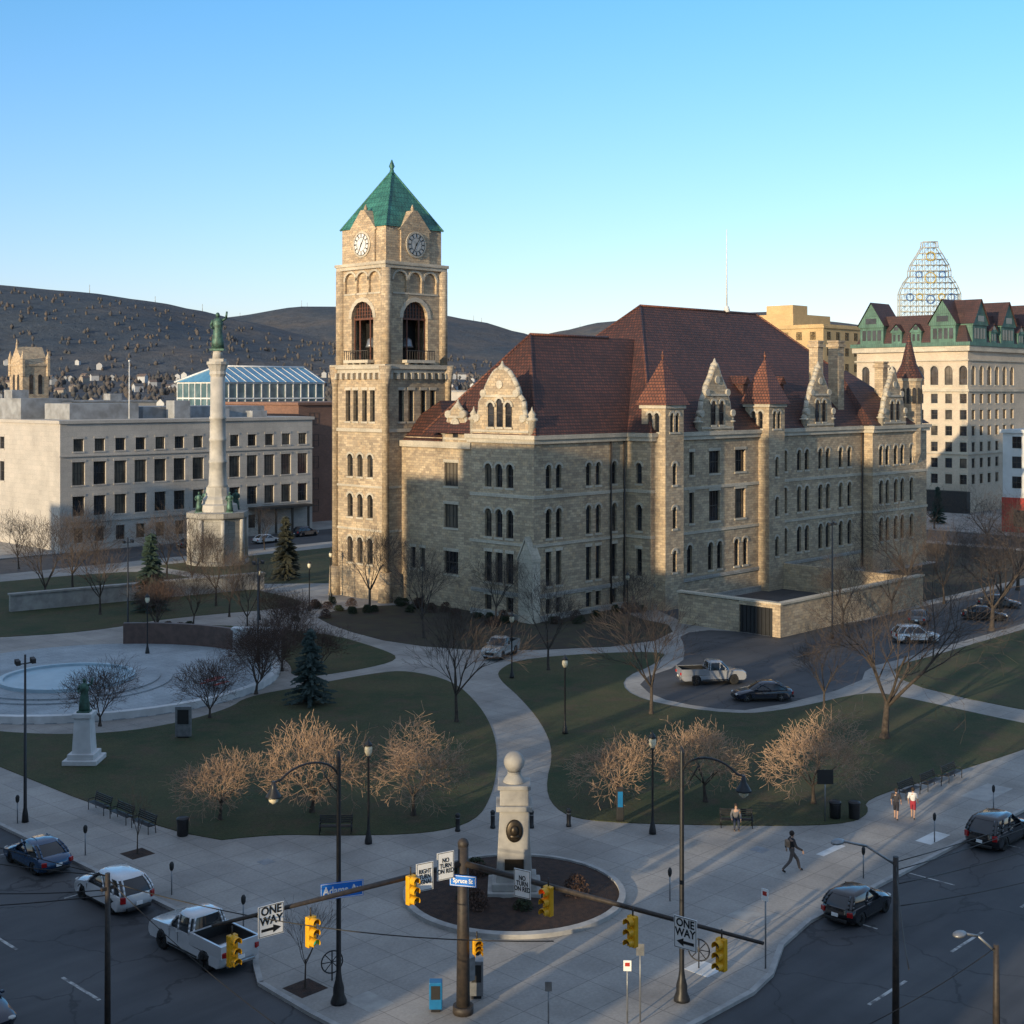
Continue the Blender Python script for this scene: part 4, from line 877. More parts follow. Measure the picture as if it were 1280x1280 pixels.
b=MB(); b.lathe([(2.9,7.2),(2.7,8.2),(2.2,8.4),(2.1,9.0),(1.7,9.4),(1.6,10.6)],12,(0,0,0),0,False); part('pedestal',b,[COLST],cm)
b=MB(); b.lathe([(1.5,10.6),(1.25,11),(1.15,13.9),(1.25,14),(1.25,14.3),(1.14,14.4),(1.1,17),(1.2,17.1),(1.2,17.4),(1.1,17.5),(1.08,20),(1.18,20.1),(1.18,20.4),(1.05,20.5),(1.0,26)],20); part('column_shaft',b,[COLST],cm)
b=MB(); b.lathe([(1.0,26),(1.2,26.4),(1.1,26.8),(1.4,27.6),(1.55,27.7),(1.55,28.1)],12,(0,0,0),0,False); b.cbox(0,0,28.1,2.0,2.0,.4); b.lathe([(.75,28.5),(.65,29.8)],12); part('capital',b,[COLST],cm)
statue(cm,2.8,BRONZE,29.9)
for i in range(4):
    a=i*math.pi/2+.78; o=statue(cm,1.5,BRONZE,7.3,False,'corner_statue'); o.location=(3.0*math.cos(a),3.0*math.sin(a),7.4)
st=thing('statue_on_pedestal',(43.9,80.8,.17),'green bronze standing statue on tall white stepped pedestal','statue',rz=rad(-46))
b=MB(); b.cbox(0,0,0,2.2,2.2,.3); b.cbox(0,0,.3,1.7,1.7,.35); b.add([(-.62,-.62,.65),(.62,-.62,.65),(.62,.62,.65),(-.62,.62,.65),(-.5,-.5,2.9),(.5,-.5,2.9),(.5,.5,2.9),(-.5,.5,2.9)],[(0,1,5,4),(1,2,6,5),(2,3,7,6),(3,0,4,7),(4,5,6,7)]); b.cbox(0,0,2.9,1.25,1.25,.3); part('pedestal',b,[MARBLE],st,bev=.03)
statue(st,1.15,BRONZE,3.3)
wm=MB(); wm.lathe([(15.6,.12),(15.6,.19)],64,(57,104,0),0,False); structure('plaza_paving',wm,[PLAZ])
wm=MB()
for k,(r_,z0_,z1_) in enumerate(((8.4,.17,.30),(7.4,.28,.42))): wm.lathe([(r_,z0_),(r_,z1_)],64,(55,104,0),0,False)
t=thing('memorial_steps',(55,104,.13),'low circular stone steps around memorial basin','steps'); wpart('step',wm,[PLAZ],t)
wm=MB(); wm.lathe([(5.4,.4),(5.4,.7),(5.0,.7),(5.0,.5)],48,(55,104,0),0,False); wpart('basin',wm,[M('pale_blue_basin',(.38,.50,.56),(.32,.43,.49),1,.4)],t)
def arcwall(name,c,r,a0,a1,h,th,mat,label,cat,taper=0):
    t=thing(name,(c[0],c[1],.13),label,cat); b=MB(); n=28; vs=[]
    for i in range(n+1):
        a=rad(a0+(a1-a0)*i/n); hh=h*(1-taper*abs(i/n-.5)*2)
        for rr in(r,r+th):
            vs+=[(rr*math.cos(a),rr*math.sin(a),0),(rr*math.cos(a),rr*math.sin(a),hh)]
    fs=[]
    for i in range(n):
        k=i*4; fs+=[(k,k+4,k+5,k+1),(k+2,k+3,k+7,k+6),(k+1,k+5,k+7,k+3)]
    fs+=[(0,1,3,2),(n*4,n*4+2,n*4+3,n*4+1)]
    b.add(vs,fs); part('wall',b,[mat],t); return t
arcwall('seat_wall',(57,104),15.0,170,335,.55,.6,MARBLE,'low curved pale concrete seat wall around memorial plaza','wall')
arcwall('memorial_wall',(57,104),15.4,4,50,2.0,.5,BRWALL,'curved polished brown granite memorial wall beside plaza','memorial',.0)
arcwall('seat_wall',(57,104),12,120,200,.5,.5,MARBLE,'low curved pale concrete bench inside memorial plaza','wall')
t=thing('memorial_block',(71.3,100.5,.13),'white stone inscription block at the end of memorial wall','memorial',rz=rad(-50)); b=MB(); b.cbox(0,0,0,4.2,.8,2.7); b.cbox(0,0,2.7,4.5,1.0,.2); part('block',b,[MARBLE],t,bev=.03)
t=thing('retaining_wall',(84,139,.13),'long low grey stone terrace wall','wall'); b=MB(); b.box(-16,-.3,0,14,.3,1.8); b.box(-16.1,-.45,1.8,14.1,.45,2.0); part('wall',b,[GRANITE],t,rz=rad(-10))
def ptable(x,y,rz):
    t=thing('picnic_table',(x,y,.19),'red metal picnic table on the memorial plaza','table',rz=rz)
    b=MB(); b.cbox(0,0,.72,1.8,.8,.05); part('table_top',b,[REDS],t)
    for s in(-1,1):
        b=MB(); b.cbox(0,s*.65,.43,1.8,.28,.05); part('bench_seat',b,[REDS],t)
    for s in(-1,1):
        b=MB(); b.tube([(s*.7,-.6,0),(s*.7,-.2,.72)],.03); b.tube([(s*.7,.6,0),(s*.7,.2,.72)],.03); b.tube([(s*.7,-.7,.42),(s*.7,.7,.42)],.03); part('leg',b,[BLACKM],t)
ptable(62,93.2,.3)

# ------------------------------------------------------------------ street furniture
def postlamp():
    t=thing('park_lamp',(0,0,0),'black post-top park lamp with frosted acorn globe','street lamp',group='park lamps')
    b=MB(); b.lathe([(.2,0),(.2,.15),(.13,.5),(.08,.7),(.06,1.2),(.055,4.5),(.1,4.55),(.1,4.65)],10); part('post',b,[BLACKM],t)
    b=MB(); b.lathe([(.12,4.65),(.2,4.85),(.2,5.05),(.13,5.2)],10); part('lamp_globe',b,[LAMPG],t)
    b=MB(); b.lathe([(.22,5.16),(.2,5.25),(.05,5.42),(.02,5.55)],10); part('lamp_cap',b,[BLACKM],t)
    return t
pl=postlamp(); pl.location=(46.4,55.4,.15)
for x,y in [(58.1,45.6),(70.8,63.3),(81.5,78.8),(91.3,119),(98.1,108.2),(84,118),(66,110),(99,125),(108,88)]: dup(pl,(x,y,.15),0)
def tallpole(x,y,h):
    t=thing('flood_light_pole',(x,y,.13),'tall slim black light pole with paired floodlights','street lamp')
    b=MB(); b.lathe([(.2,0),(.16,.5),(.1,.8),(.06,h)],8)
    b.cyl((-.45,0,h-.5),(.45,0,h-.5),.035)
    part('pole',b,[BLACKM],t)
    for s in(-1,1):
        b=MB(); b.poly([(s*.45-.12,-.15,h-.55),(s*.45-.12,.12,h-.45),(s*.45-.12,.12,h-.2),(s*.45-.12,-.15,h-.3)],(.24,0,0)); part('lamp_head',b,[BLACKM],t)
for x,y,h in [(70.7,99.5,9.2),(68.8,118.2,9.8),(35.5,71.9,9.3),(116.2,69.2,11.5)]: tallpole(x,y,h)
def goose(x,y,rz,L,h,label):
    t=thing('street_lamp',(x,y,.13),label,'street lamp',rz=rz)
    b=MB(); b.lathe([(.32,0),(.32,.1),(.22,.35),(.22,.6),(.14,.9),(.1,1.2),(.085,h),(.03,h+.25)],12); part('pole',b,[BLACKM],t)
    b=MB(); pts=[(0,0,h-.9)]+[(L*(1-math.cos(math.pi*i/14))*.5 , 0, h-.9+.95*math.sin(math.pi*min(i,11)/14)) for i in range(1,12)]
    pts.append((L,0,h-.35)); b.tube(pts,.045,6); b.tube([(0,0,h-1.4),(.4,0,h-1.0),(.8,0,h-.35)],.03,5)
    part('arm',b,[BLACKM],t)
    b=MB(); b.lathe([(.06,.3),(.1,.1),(.13,.0),(.3,-.25),(.32,-.3)],12,(L,0,h-.6)); part('lamp_shade',b,[BLACKM],t)
    b=MB(); b.lathe([(.2,-.28),(.17,-.45),(.05,-.55)],10,(L,0,h-.6)); part('lamp_bulb',b,[LAMPG],t)
    return t
goose(33.5,41.8,math.pi,3.1,9.6,'tall black street lamp with curved arm and blue street sign'); 
goose(43.0,32.3,-math.pi/2,2.9,9.7,'tall black street lamp with curved arm over the road')
tp=thing('traffic_signal_pole',(36.3,37.7,.13),'thick dark pole with two long traffic signal arms','traffic light')
b=MB(); b.cyl((0,0,0),(0,0,6.5),.27,.2,14); b.cyl((0,0,0),(0,0,.3),.4,.4,14); b.sph((0,0,6.5),.22); part('pole',b,[DARKST],tp)
for ex,ey in ((-9.9,2.13),(2.0,-12.3)):
    b=MB(); b.cyl((0,0,5.75),(ex,ey,5.55),.12,.06,8); part('arm',b,[DARKST],tp)
b=MB(); b.cbox(.42,.15,1.1,.35,.4,.9); part('control_box',b,[STEEL],tp)
GRN=emis('green_signal_light',(.05,.7,.35),.5); REDL=emis('red_signal_light',(.9,.05,.02),.6); OFFR=M('dark_signal_lens',(.03,.02,.015),rough=.3)
def signal(x,y,z,rz,lit,label,h=1.08):
    t=thing('traffic_light',(x,y,z),label,'traffic light',rz=rz)
    b=MB(); b.box(-.18,-.1,-h,.18,.12,0); part('housing',b,[YELP],t,bev=.03)
    for i in range(3):
        zc=-h*(i+.5)/3; l=MB(); l.lathe([(.13,0),(.11,.03),(.02,.045)],14); o=part('lens',l,[(REDL if lit==0 and i==0 else GRN if lit==2 and i==2 else OFFR)],t,(0,-.105,zc)); o.rotation_euler=(rad(90),0,0)
        v=MB(); n=10
        pts=[]
        for k in range(n+1): a=rad(-30+240*k/n); pts.append((.15*math.cos(a),.15*math.sin(a)))
        for k in range(n):
            (a0,b0),(a1,b1)=pts[k],pts[k+1]; v.poly([(a0,-.1,zc+b0),(a1,-.1,zc+b1),(a1*1.1,-.1,zc+b1*1.1),(a0*1.1,-.1,zc+b0*1.1)],(0,-.25,0))
        part('visor',v,[YELP],t)
    b=MB(); b.cyl((0,.02,0),(0,.02,.3),.03); part('bracket',b,[DARKST],t)
def ly(x): return 37.7+(36.3-x)*.215
def rx(y): return 36.3+(37.7-y)*.158
for x,l in ((33.9,-1),(29.9,2),(27.0,-1)): signal(x,ly(x)-.2,5.95 if x>33 else 5.3,0,l,'yellow three-lamp traffic light hanging from signal arm')
for y in (33.67,30.16,26.76): signal(rx(y)-.2,y,5.6 if y<31 else 5.9,-math.pi/2,0 if y>33 else -1,'yellow three-lamp traffic light hanging from signal arm')
signal(36.75,37.4,2.9,rad(-30),-1,'small yellow pedestrian signal on the corner pole',.55)
def sign(x,y,z,rz,w_,h_,mat,txts,label,name='road_sign',arrow=None):
    t=thing(name,(x,y,z),label,'sign',rz=rz); b=MB(); b.box(-w_/2,-.012,-h_/2,w_/2,.012,h_/2); part('sign_plate',b,[mat],t)
    b=MB(); e=.02
    for (a,c,d,f) in ((-w_/2+e,-h_/2+e,w_/2-e,-h_/2+e+.02),(-w_/2+e,h_/2-e-.02,w_/2-e,h_/2-e),(-w_/2+e,-h_/2+e,-w_/2+e+.02,h_/2-e),(w_/2-e-.02,-h_/2+e,w_/2-e,h_/2-e)): b.box(a,-.016,c,d,-.013,f)
    part('sign_border',b,[BLK if mat is WHITES else WHITES],t)
    for s,size,zz,sx in txts: textm(s,size,BLK if mat is WHITES else WHITES,t,(0,-.018,zz),0,sx=sx)
    if arrow:
        b=MB(); s=arrow; aw_=w_*.38
        pts=[(-aw_*s,-.03),(aw_*.2*s,-.03),(aw_*.2*s,-.12),(aw_*s,.02),(aw_*.2*s,.16),(aw_*.2*s,.07),(-aw_*s,.07)]
        b.poly([(x_,-.014,-h_*.3+z_) for x_,z_ in pts],(0,-.006,0)); part('arrow',b,[BLK],t)
    return t
sign(35.40,ly(35.2)-.2,6.0,rad(-15),.72,1.05,WHITES,[('NO\nTURN\nON RED',.24,0,.78)],'white rectangular no turn on red traffic sign on arm')
sign(34.45,ly(34.4)-.25,5.8,rad(-15),.72,1.05,WHITES,[('RIGHT\nTURN\nSIGNAL',.23,0,.78)],'white turn signal information sign on traffic arm')
sign(rx(34.8)-.2,34.8,5.75,rad(-78),.72,1.05,WHITES,[('NO\nTURN\nON RED',.24,0,.78)],'white no turn on red traffic sign on arm')
sign(28.4,ly(28.4)-.2,5.5,rad(-8),1.0,1.1,WHITES,[('ONE\nWAY',.40,.17,.95)],'white one way sign with black arrow on arm',arrow=1)
sign(rx(28.1)-.2,28.1,5.45,rad(-84),.9,1.1,WHITES,[('ONE\nWAY',.38,.17,.9)],'white one way sign with black arrow on arm',arrow=-1)
sg2=sign(33.42,41.5,4.65,rad(-26),1.7,.62,BLUES,[('Adams Av',.42,0,.86)],'blue street name sign on black lamp pole','street_name_sign')
sign(36.0,37.4,5.35,rad(-60),1.05,.42,BLUES,[('Spruce St',.24,0,.85)],'blue street name sign on corner signal pole','street_name_sign')
def cobra(x,y,h,ex,ey,label):
    t=thing('street_lamp',(x,y,0),label,'street lamp'); b=MB(); b.cyl((0,0,0),(0,0,h),.14,.1,8); part('pole',b,[DARKST],t)
    b=MB(); b.tube([(0,0,h-.3),(ex*.5,ey*.5,h+.35),(ex*.9,ey*.9,h+.5)],.045); part('arm',b,[STEEL],t)
    b=MB(); b.sph((ex,ey,h+.48),.22,10,6,0,1.6,1,.45); o=part('lamp_head',b,[STEEL],t)
cobra(45.0,24.2,7.2,-1.3,1.6,'grey cobra head street lamp on dark pole')
cobra(46.9,21.3,4.3,-1.2,.8,'low grey cobra head street lamp on short pole')
t=thing('utility_pole',(25.2,44.7,0),'slim dark utility pole with overhead cables','pole'); b=MB(); b.cyl((0,0,0),(0,0,6.6),.12,.09,8); b.cbox(0,0,6.0,.5,.12,.12); part('pole',b,[DARKST],t)
def cable(a,c,sag,label='thin black overhead cable'):
    t=thing('overhead_cable',a,label,'cable'); a_=Vector(a); c_=Vector(c)-a_; b=MB(); pts=[]
    for i in range(15): k=i/14; p=c_*k; pts.append((p.x,p.y,p.z-sag*4*k*(1-k)))
    b.tube(pts,.02,4); part('wire',b,[BLK],t)
cable((25.2,44.7,6.5),(19,75,8),.6); cable((25.2,44.7,6.3),(33,30,6),.6); cable((25.2,44.7,6.5),(18,66,6.5),.5)
cable((25.2,44.7,6.0),(20,58,4.6),.4); cable((25.2,44.7,6.4),(26,32,3.5),.4); cable((25.2,44.7,5.8),(17,60,3.8),.4)
cable((45,24.2,7.0),(80,21.5,7.5),.8); cable((45,24.2,6.7),(80,22.5,7.0),.9); cable((45,24.2,6.9),(38,20,6.5),.3)
cable((45,24.2,6.2),(72,22,5.2),.6); cable((45,24.2,5.4),(70,21,3.6),.5); cable((46.9,21.3,4.2),(38,24,2.5),.3)
def bollard():
    t=thing('bollard',(0,0,0),'short black metal bollard on the plaza','bollard',group='bollards at the path entrance'); b=MB(); b.lathe([(.15,0),(.15,.1),(.12,.15),(.12,.8),(.14,.84),(.14,.9),(.07,.98),(.01,1.0)],12); part('post',b,[BLACKM],t)
    b=MB(); b.lathe([(.125,.7),(.125,.74)],12); part('collar',b,[STEEL],t); return t
bo=bollard(); bo.location=(51.1,53.5,.13)
for x,y in [(52.8,52.5),(54.3,51.0),(55.9,49.7)]: dup(bo,(x,y,.13),0)
def bench():
    t=thing('park_bench',(0,0,0),'dark slatted metal park bench facing the pavement','bench',group='park benches')
    b=MB(); [b.cbox(0,-.2+i*.11,.43,1.8,.08,.03) for i in range(4)]; part('seat',b,[BLACKM],t)
    b=MB(); [b.box(-.9,.2+i*.03,.55+i*.1,.9,.23+i*.03,.62+i*.1) for i in range(4)]; part('backrest',b,[BLACKM],t)
    for s in(-1,1):
        b=MB(); b.tube([(s*.85,-.22,0),(s*.85,-.22,.62),(s*.85,.15,.62)],.025); b.tube([(s*.85,.25,0),(s*.85,.2,.45),(s*.85,.33,.98)],.025); b.tube([(s*.85,-.22,.42),(s*.85,.2,.42)],.025); part('leg',b,[BLACKM],t)
    return t
be=bench(); be.location=(39.3,68.2,.13); be.rotation_euler=(0,0,rad(-90))
for x,y,a in [(39.3,70.6,-90),(39.3,65.9,-90),(46.2,57.9,-45),(74.0,38.9,0),(76.5,38.8,0),(79,38.7,0),(62.2,43.0,-50)]: dup(be,(x,y,.13),rad(a))
def bin_():
    t=thing('litter_bin',(0,0,0),'black round slatted litter bin','bin',group='litter bins'); b=MB(); b.lathe([(.26,0),(.3,.05),(.32,.8),(.34,.85)],14); part('body',b,[BLACKM],t); b=MB(); b.lathe([(.35,.85),(.34,.95),(.18,1.02),(.16,1.0)],14); part('lid',b,[BLACKM],t); return t
bi=bin_(); bi.location=(40.3,63.6,.13)
for x,y in [(67.3,39.9),(68.0,39.1)]: dup(bi,(x,y,.13),0)
def meter():
    t=thing('parking_meter',(0,0,0),'grey parking meter on a thin post at kerb','parking meter',group='parking meters'); b=MB(); b.cyl((0,0,0),(0,0,1.15),.035,n=8); part('post',b,[STEEL],t); b=MB(); b.lathe([(.06,1.15),(.11,1.25),(.12,1.45),(.06,1.56)],10,(0,0,0),0,True,0,1,.7); part('meter_head',b,[DARKP],t); return t
me_=meter(); me_.location=(35.2,56.5,.13)
for x,y in [(35.1,64.5),(35.1,72),(67.4,34.0),(60,34),(74.5,34),(51.0,39.0),(35.1,50.5),(82,34)]: dup(me_,(x,y,.13),0)
def bikerack(x,y,rz):
    t=thing('bicycle_rack',(x,y,.13),'round black ornamental bicycle rack on pavement','bicycle rack',rz=rz); b=MB(); n=24
    b.tube([(.45*math.cos(2*math.pi*i/n),0,.75+.45*math.sin(2*math.pi*i/n)) for i in range(n+1)],.03); part('ring',b,[BLACKM],t)
    b=MB(); b.tube([(0,0,0),(0,0,1.2)],.03); b.tube([(-.42,0,.75),(.42,0,.75)],.02); b.tube([(-.3,0,.42),(.3,0,1.08)],.02); b.tube([(.3,0,.42),(-.3,0,1.08)],.02); part('spoke',b,[BLACKM],t)
bikerack(34.6,43.6,rad(-20)); bikerack(45.9,33.6,rad(-70)); 
def box_thing(name,x,y,rz,w_,d_,h_,mat,label,cat,dmat=None):
    t=thing(name,(x,y,.13),label,cat,rz=rz); b=MB(); b.cbox(0,0,.12,w_,d_,h_-.12); part('cabinet',b,[mat],t,bev=.03); b=MB(); b.box(-w_*.35,-d_/2-.02,h_*.45,w_*.35,-d_/2-.001,h_*.9); part('door',b,[dmat or DARKP],t); b=MB(); b.cbox(0,0,0,w_*.7,d_*.7,.12); part('base',b,[BLACKM],t)
BP=M('blue_plastic',(.01,.16,.36),(.01,.13,.3),3,.4)
box_thing('control_cabinet',37.6,38.3,rad(-45),.55,.45,1.5,STEEL,'grey steel traffic signal control cabinet','cabinet')
box_thing('newspaper_box',35.7,38.6,rad(-45),.5,.45,1.15,BP,'blue newspaper box beside the corner pole','newspaper box')
box_thing('information_board',51.7,81.5,rad(-45),1.1,.25,2.2,STEEL,'grey framed information board on the lawn edge','sign')
box_thing('information_post',58.5,48.2,rad(-45),.4,.3,1.9,DARKP,'slim dark information post with blue panel','sign',BP)
def smallsign(x,y,h,rz,w_,hh,mat,label):
    t=thing('sign_post',(x,y,.13),label,'sign',rz=rz); b=MB(); b.cyl((0,0,0),(0,0,h),.035,n=6); part('post',b,[STEEL],t); b=MB(); b.box(-w_/2,-.06,h-hh,w_/2,-.035,h); part('sign_plate',b,[mat],t)
    if mat is WHITES:
        b=MB(); b.box(-w_/2+.06,-.066,h-hh*.55,w_/2-.06,-.061,h-hh*.2); part('stripe',b,[REDS],t)
smallsign(47.8,31.6,3.3,rad(-90),.32,.5,WHITES,'small white parking sign on a grey post')
smallsign(40.4,32.3,3.0,rad(-50),.3,.45,STEEL,'small grey sign on a grey post')
smallsign(40.0,32.6,2.4,rad(-50),.3,.4,WHITES,'small white sign on a short post')
smallsign(66.4,40,2.9,rad(-45),.9,.8,DARKP,'dark park notice sign on a post')
smallsign(36.9,33.8,2.2,rad(-50),.25,.35,STEEL,'small grey sign on a post by the corner')

# ------------------------------------------------------------------ vehicles
PAINT={}
def paint(n,c): 
    if n not in PAINT: PAINT[n]=M('car_paint_'+n,c,tuple(x*.85 for x in c),.8,.22,.2,coat=1.0)
    return PAINT[n]
def split(o,a=38):
    m=o.modifiers.new('edges','EDGE_SPLIT'); m.split_angle=rad(a)
def vehicle(name,x,y,rz,L,W_,kind,pm,label,cat):
    t=thing(name,(x,y,.0 if (y<33 or x<34.3 or y>171) else .145),label,cat,rz=rz)
    if kind=='sedan': H,belt,hood,wr,gh=1.45,.90,.80,.33,(-.78*L/2,.46*L/2,-.40*L/2,.10*L/2)
    elif kind=='mini': H,belt,hood,wr,gh=1.42,.90,.86,.32,(-.93*L/2,.46*L/2,-.70*L/2,.14*L/2)
    elif kind=='suv': H,belt,hood,wr,gh=1.68,1.0,.96,.38,(-.95*L/2,.50*L/2,-.70*L/2,.12*L/2)
    else: H,belt,hood,wr,gh=1.90,1.2,1.12,.41,(-.16*L/2,.48*L/2,-.12*L/2,.26*L/2)
    wb=L*.58; xf=wb/2+.05; xr=-wb/2+.05; ra=wr+.07; h=L/2; gc=.24 if kind!='pickup' else .38
    def arch(xc): return [(xc-ra*math.cos(math.pi*i/8),max(gc,wr+ra*math.sin(math.pi*i/8)-.02)) for i in range(9)]
    base=[(-h+.1,gc+.1),(-h+.2,gc)]+arch(xr)+arch(xf)+[(h-.2,gc),(h-.05,gc+.12),(h,gc+.32)]
    rail=belt+.12 if kind=='pickup' else belt
    if kind=='pickup': top=[(h-.02,hood-.3),(h-.1,hood-.1),(h-.3,hood),(gh[1]+.1,belt-.02),(gh[1],belt),(gh[0],belt),(gh[0],.8),(-h+.05,.8)]
    elif kind=='sedan': top=[(h-.04,hood-.26),(h-.18,hood-.12),(h-.55,hood-.03),(gh[1]+.02,belt),(gh[0],belt+.03),(-h+.2,belt+.0),(-h+.05,belt-.12),(-h,belt-.35),(-h,gc+.3)]
    else: top=[(h-.03,hood-.28),(h-.16,hood-.12),(h-.5,hood-.01),(gh[1]+.02,belt),(gh[0]+.02,belt),(-h+.06,belt-.04),(-h+.0,belt-.3),(-h,gc+.3)]
    prof=base+top; n=len(prof)
    b=MB(); sl=[-1,-.93,-.78,-.45,0,.45,.78,.93,1]; vs=[]
    for s in sl:
        for (px_,pz) in prof:
            q=abs(s)**4; xx=px_; 
            if abs(px_)>h*.7: xx=px_-math.copysign(1,px_)*q*(.30 if kind!='pickup' else .12)
            zz=pz-(.07*q if pz>belt*.72 and kind!='pickup' else (.03*q if pz>1.0 else 0))
            yy=s*W_/2*(1-.05*max(0,(pz-.55)/.5)) if abs(s)>.9 else s*W_/2
            vs.append((xx,yy,zz))
    fs=[]
    for j in range(len(sl)-1):
        for i in range(n): fs.append((j*n+i,j*n+(i+1)%n,(j+1)*n+(i+1)%n,(j+1)*n+i))
    b.add(vs,fs,0,True); b.add(vs[:n],[tuple(range(n))[::-1]],0,True); b.add(vs[-n:],[tuple(range(n))],0,True)
    if kind=='pickup':
        for s in(-1,1): b.box(-h+.05,s*W_/2*.97,.78,gh[0]-.02,s*(W_/2-.12),rail)
        b.box(-h+.05,-W_/2+.12,.8,-h+.13,W_/2-.12,rail); b.box(gh[0]-.1,-W_/2+.12,.8,gh[0]-.02,W_/2-.12,rail)
    o=part('body',b,[pm],t); split(o,42)
    if kind=='pickup':
        b=MB(); x_a,x_b,y_a=-h+.135,gh[0]-.105,W_/2-.125
        b.box(x_a,-y_a,.805,x_b,y_a,.83)
        b.box(x_a,-y_a,.83,x_a+.02,y_a,rail-.03); b.box(x_b-.02,-y_a,.83,x_b,y_a,rail-.03); b.box(x_a+.02,-y_a,.83,x_b-.02,-y_a+.02,rail-.03); b.box(x_a+.02,y_a-.02,.83,x_b-.02,y_a,rail-.03)
        part('load_bed',b,[DARKP],t)
    b=MB(); b.box(-h+.35,-W_/2+.12,gc-.06,h-.35,W_/2-.12,gc+.25); part('underbody',b,[DARKP],t)
    x0,x1,x2,x3=gh; wb_=W_*.455; wt=W_*.365; zt=H-.07
    b=MB(); K=[0,.3,.55,.8,.93,1]
    def ring(k,g=0):
        kk=k**1.5 if kind!='pickup' else k
        xa=x0+(x2-x0)*kk; xb=x1+(x3-x1)*(k**1.15); ww=wb_+(wt-wb_)*k**1.4; z=belt-.03+(zt-belt+.03)*k; c=.16
        return [(xa-g,-ww+c,z),(xa+c*.6,-ww-g,z),(xb-c*1.6,-ww-g,z),(xb+g,-ww+c*1.4,z),(xb+.05+g,0,z),(xb+g,ww-c*1.4,z),(xb-c*1.6,ww+g,z),(xa+c*.6,ww+g,z),(xa-g,ww-c,z),(xa-.04-g,0,z)]
    vs=[]; m_=10
    for k in K: vs+=ring(k)
    fs=[(j*m_+i,j*m_+(i+1)%m_,(j+1)*m_+(i+1)%m_,(j+1)*m_+i) for j in range(len(K)-1) for i in range(m_)]
    b.add(vs,fs,0,True); o=part('window',b,[CARG],t); split(o,50)
    b=MB(); r0=ring(.90,.02); r1_=ring(1,.01); cx_=(x2+x3)/2
    vs=r0+[(p[0],p[1],zt+.01) for p in r1_]+[(cx_+(p[0]-cx_)*.8,p[1]*.75,H) for p in r1_]
    fs=[(j*m_+i,j*m_+(i+1)%m_,(j+1)*m_+(i+1)%m_,(j+1)*m_+i) for j in range(2) for i in range(m_)]+[tuple(range(2*m_,3*m_))]
    b.add(vs,fs,0,True)
    def pil(i,r_=.05,sh=0):
        for ka,kb in ((0,.3),(.3,.6),(.6,.95)):
            a_=ring(ka,.01)[i]; c_=ring(kb,.01)[i]; b.cyl((a_[0]+sh,a_[1],a_[2]),(c_[0]+sh,c_[1],c_[2]),r_,r_*.9,5)
    for i in (1,2,6,7): pil(i,.05)
    for i in (1,7): pil(i,.045,(x1-x0)*.44)
    if kind=='suv': pil(1,.07,.6); pil(7,.07,.6)
    for i in (0,8): pil(i,.05)
    part('roof',b,[pm],t)
    for s in(-1,1):
        for xx in(xf,xr):
            tw_=MB(); tw_.lathe([(wr*.66,-.1),(wr*.95,-.11),(wr,-.07),(wr,.07),(wr*.95,.11),(wr*.66,.1)],20); wo=part('wheel',tw_,[TYRE],t,(xx,s*(W_/2-.12),wr)); wo.rotation_euler=(rad(90),0,0)
            rm=MB(); rm.lathe([(wr*.66,-.085),(wr*.66,.085)],16)
            for k in range(5): a=k*1.2566; c,s_=math.cos(a),math.sin(a); rm.poly([(u*c-v*s_,u*s_+v*c,-.1) for u,v in((.03,-.035),(wr*.62,-.03),(wr*.62,.03),(.03,.035))],(0,0,.2))
            part('rim',rm,[RIM],wo)
        b=MB(); b.sph((0,0,0),.15,10,6,0,.8,1.2,.5); part('headlight',b,[HEADL],t,(h-.17,s*(W_/2-.29),hood-.24))
        b=MB(); b.cbox(0,0,-.1,.1,.26,.22 if kind!='suv' else .30); part('tail_light',b,[TAILL],t,(-h+.13 if kind!='pickup' else -h+.06,s*(W_/2-.17),belt-.26),rz=-s*.45,bev=.03)
        b=MB(); b.cbox(0,s*.1,-.05,.12,.18,.12); part('mirror',b,[pm],t,(x1-.45,s*(W_/2-.04),belt+.06),bev=.04)
        for xd in ((x0+x1)/2-.05,x1-.3):
            b=MB(); b.cbox(0,0,0,.014,.014,belt-gc-.36); part('door_seam',b,[DARKP],t,(xd,s*(W_/2-.015),gc+.25))
        b=MB(); b.cbox(0,0,0,.16,.03,.03); part('door_handle',b,[pm],t,((x0+x1)/2+.1,s*(W_/2-.005),belt-.15))
        b=MB(); b.cbox(0,0,0,wb-2*ra-.1,.03,.08); part('sill_trim',b,[DARKP],t,(.05,s*(W_/2-.005),gc+.03))
    b=MB(); b.box(h-.06,-W_*.24,gc+.14,h+.012,W_*.24,hood-.36); part('grille',b,[DARKP],t,bev=.02)
    for a in ((-h-.03,-W_/2+.3,gc+.02,-h+.12,W_/2-.3,gc+.18),(h-.12,-W_/2+.3,gc,h+.02,W_/2-.3,gc+.12)):
        b=MB(); b.box(*a); part('bumper',b,[DARKP if kind!='pickup' else RIM],t,bev=.04)
    b=MB(); b.box(-h-.04,-.16,gc+.25,-h-.005,.16,gc+.4); part('licence_plate',b,[WHITES],t)
    return t
Y_=math.pi/2
white=paint('white',(.68,.69,.70)); blue=paint('deep_blue',(.012,.06,.14)); black=paint('black',(.012,.013,.016)); silver=paint('silver',(.36,.37,.39)); navy=paint('navy',(.012,.02,.04)); greyp=paint('grey',(.1,.11,.12))
vehicle('parked_car',32.9,65.3,Y_,4.5,1.78,'sedan',blue,'dark blue sedan parked along the kerb','car')
vehicle('parked_car',33.0,58.0,Y_,4.6,1.85,'suv',white,'white estate car parked along the kerb','car')
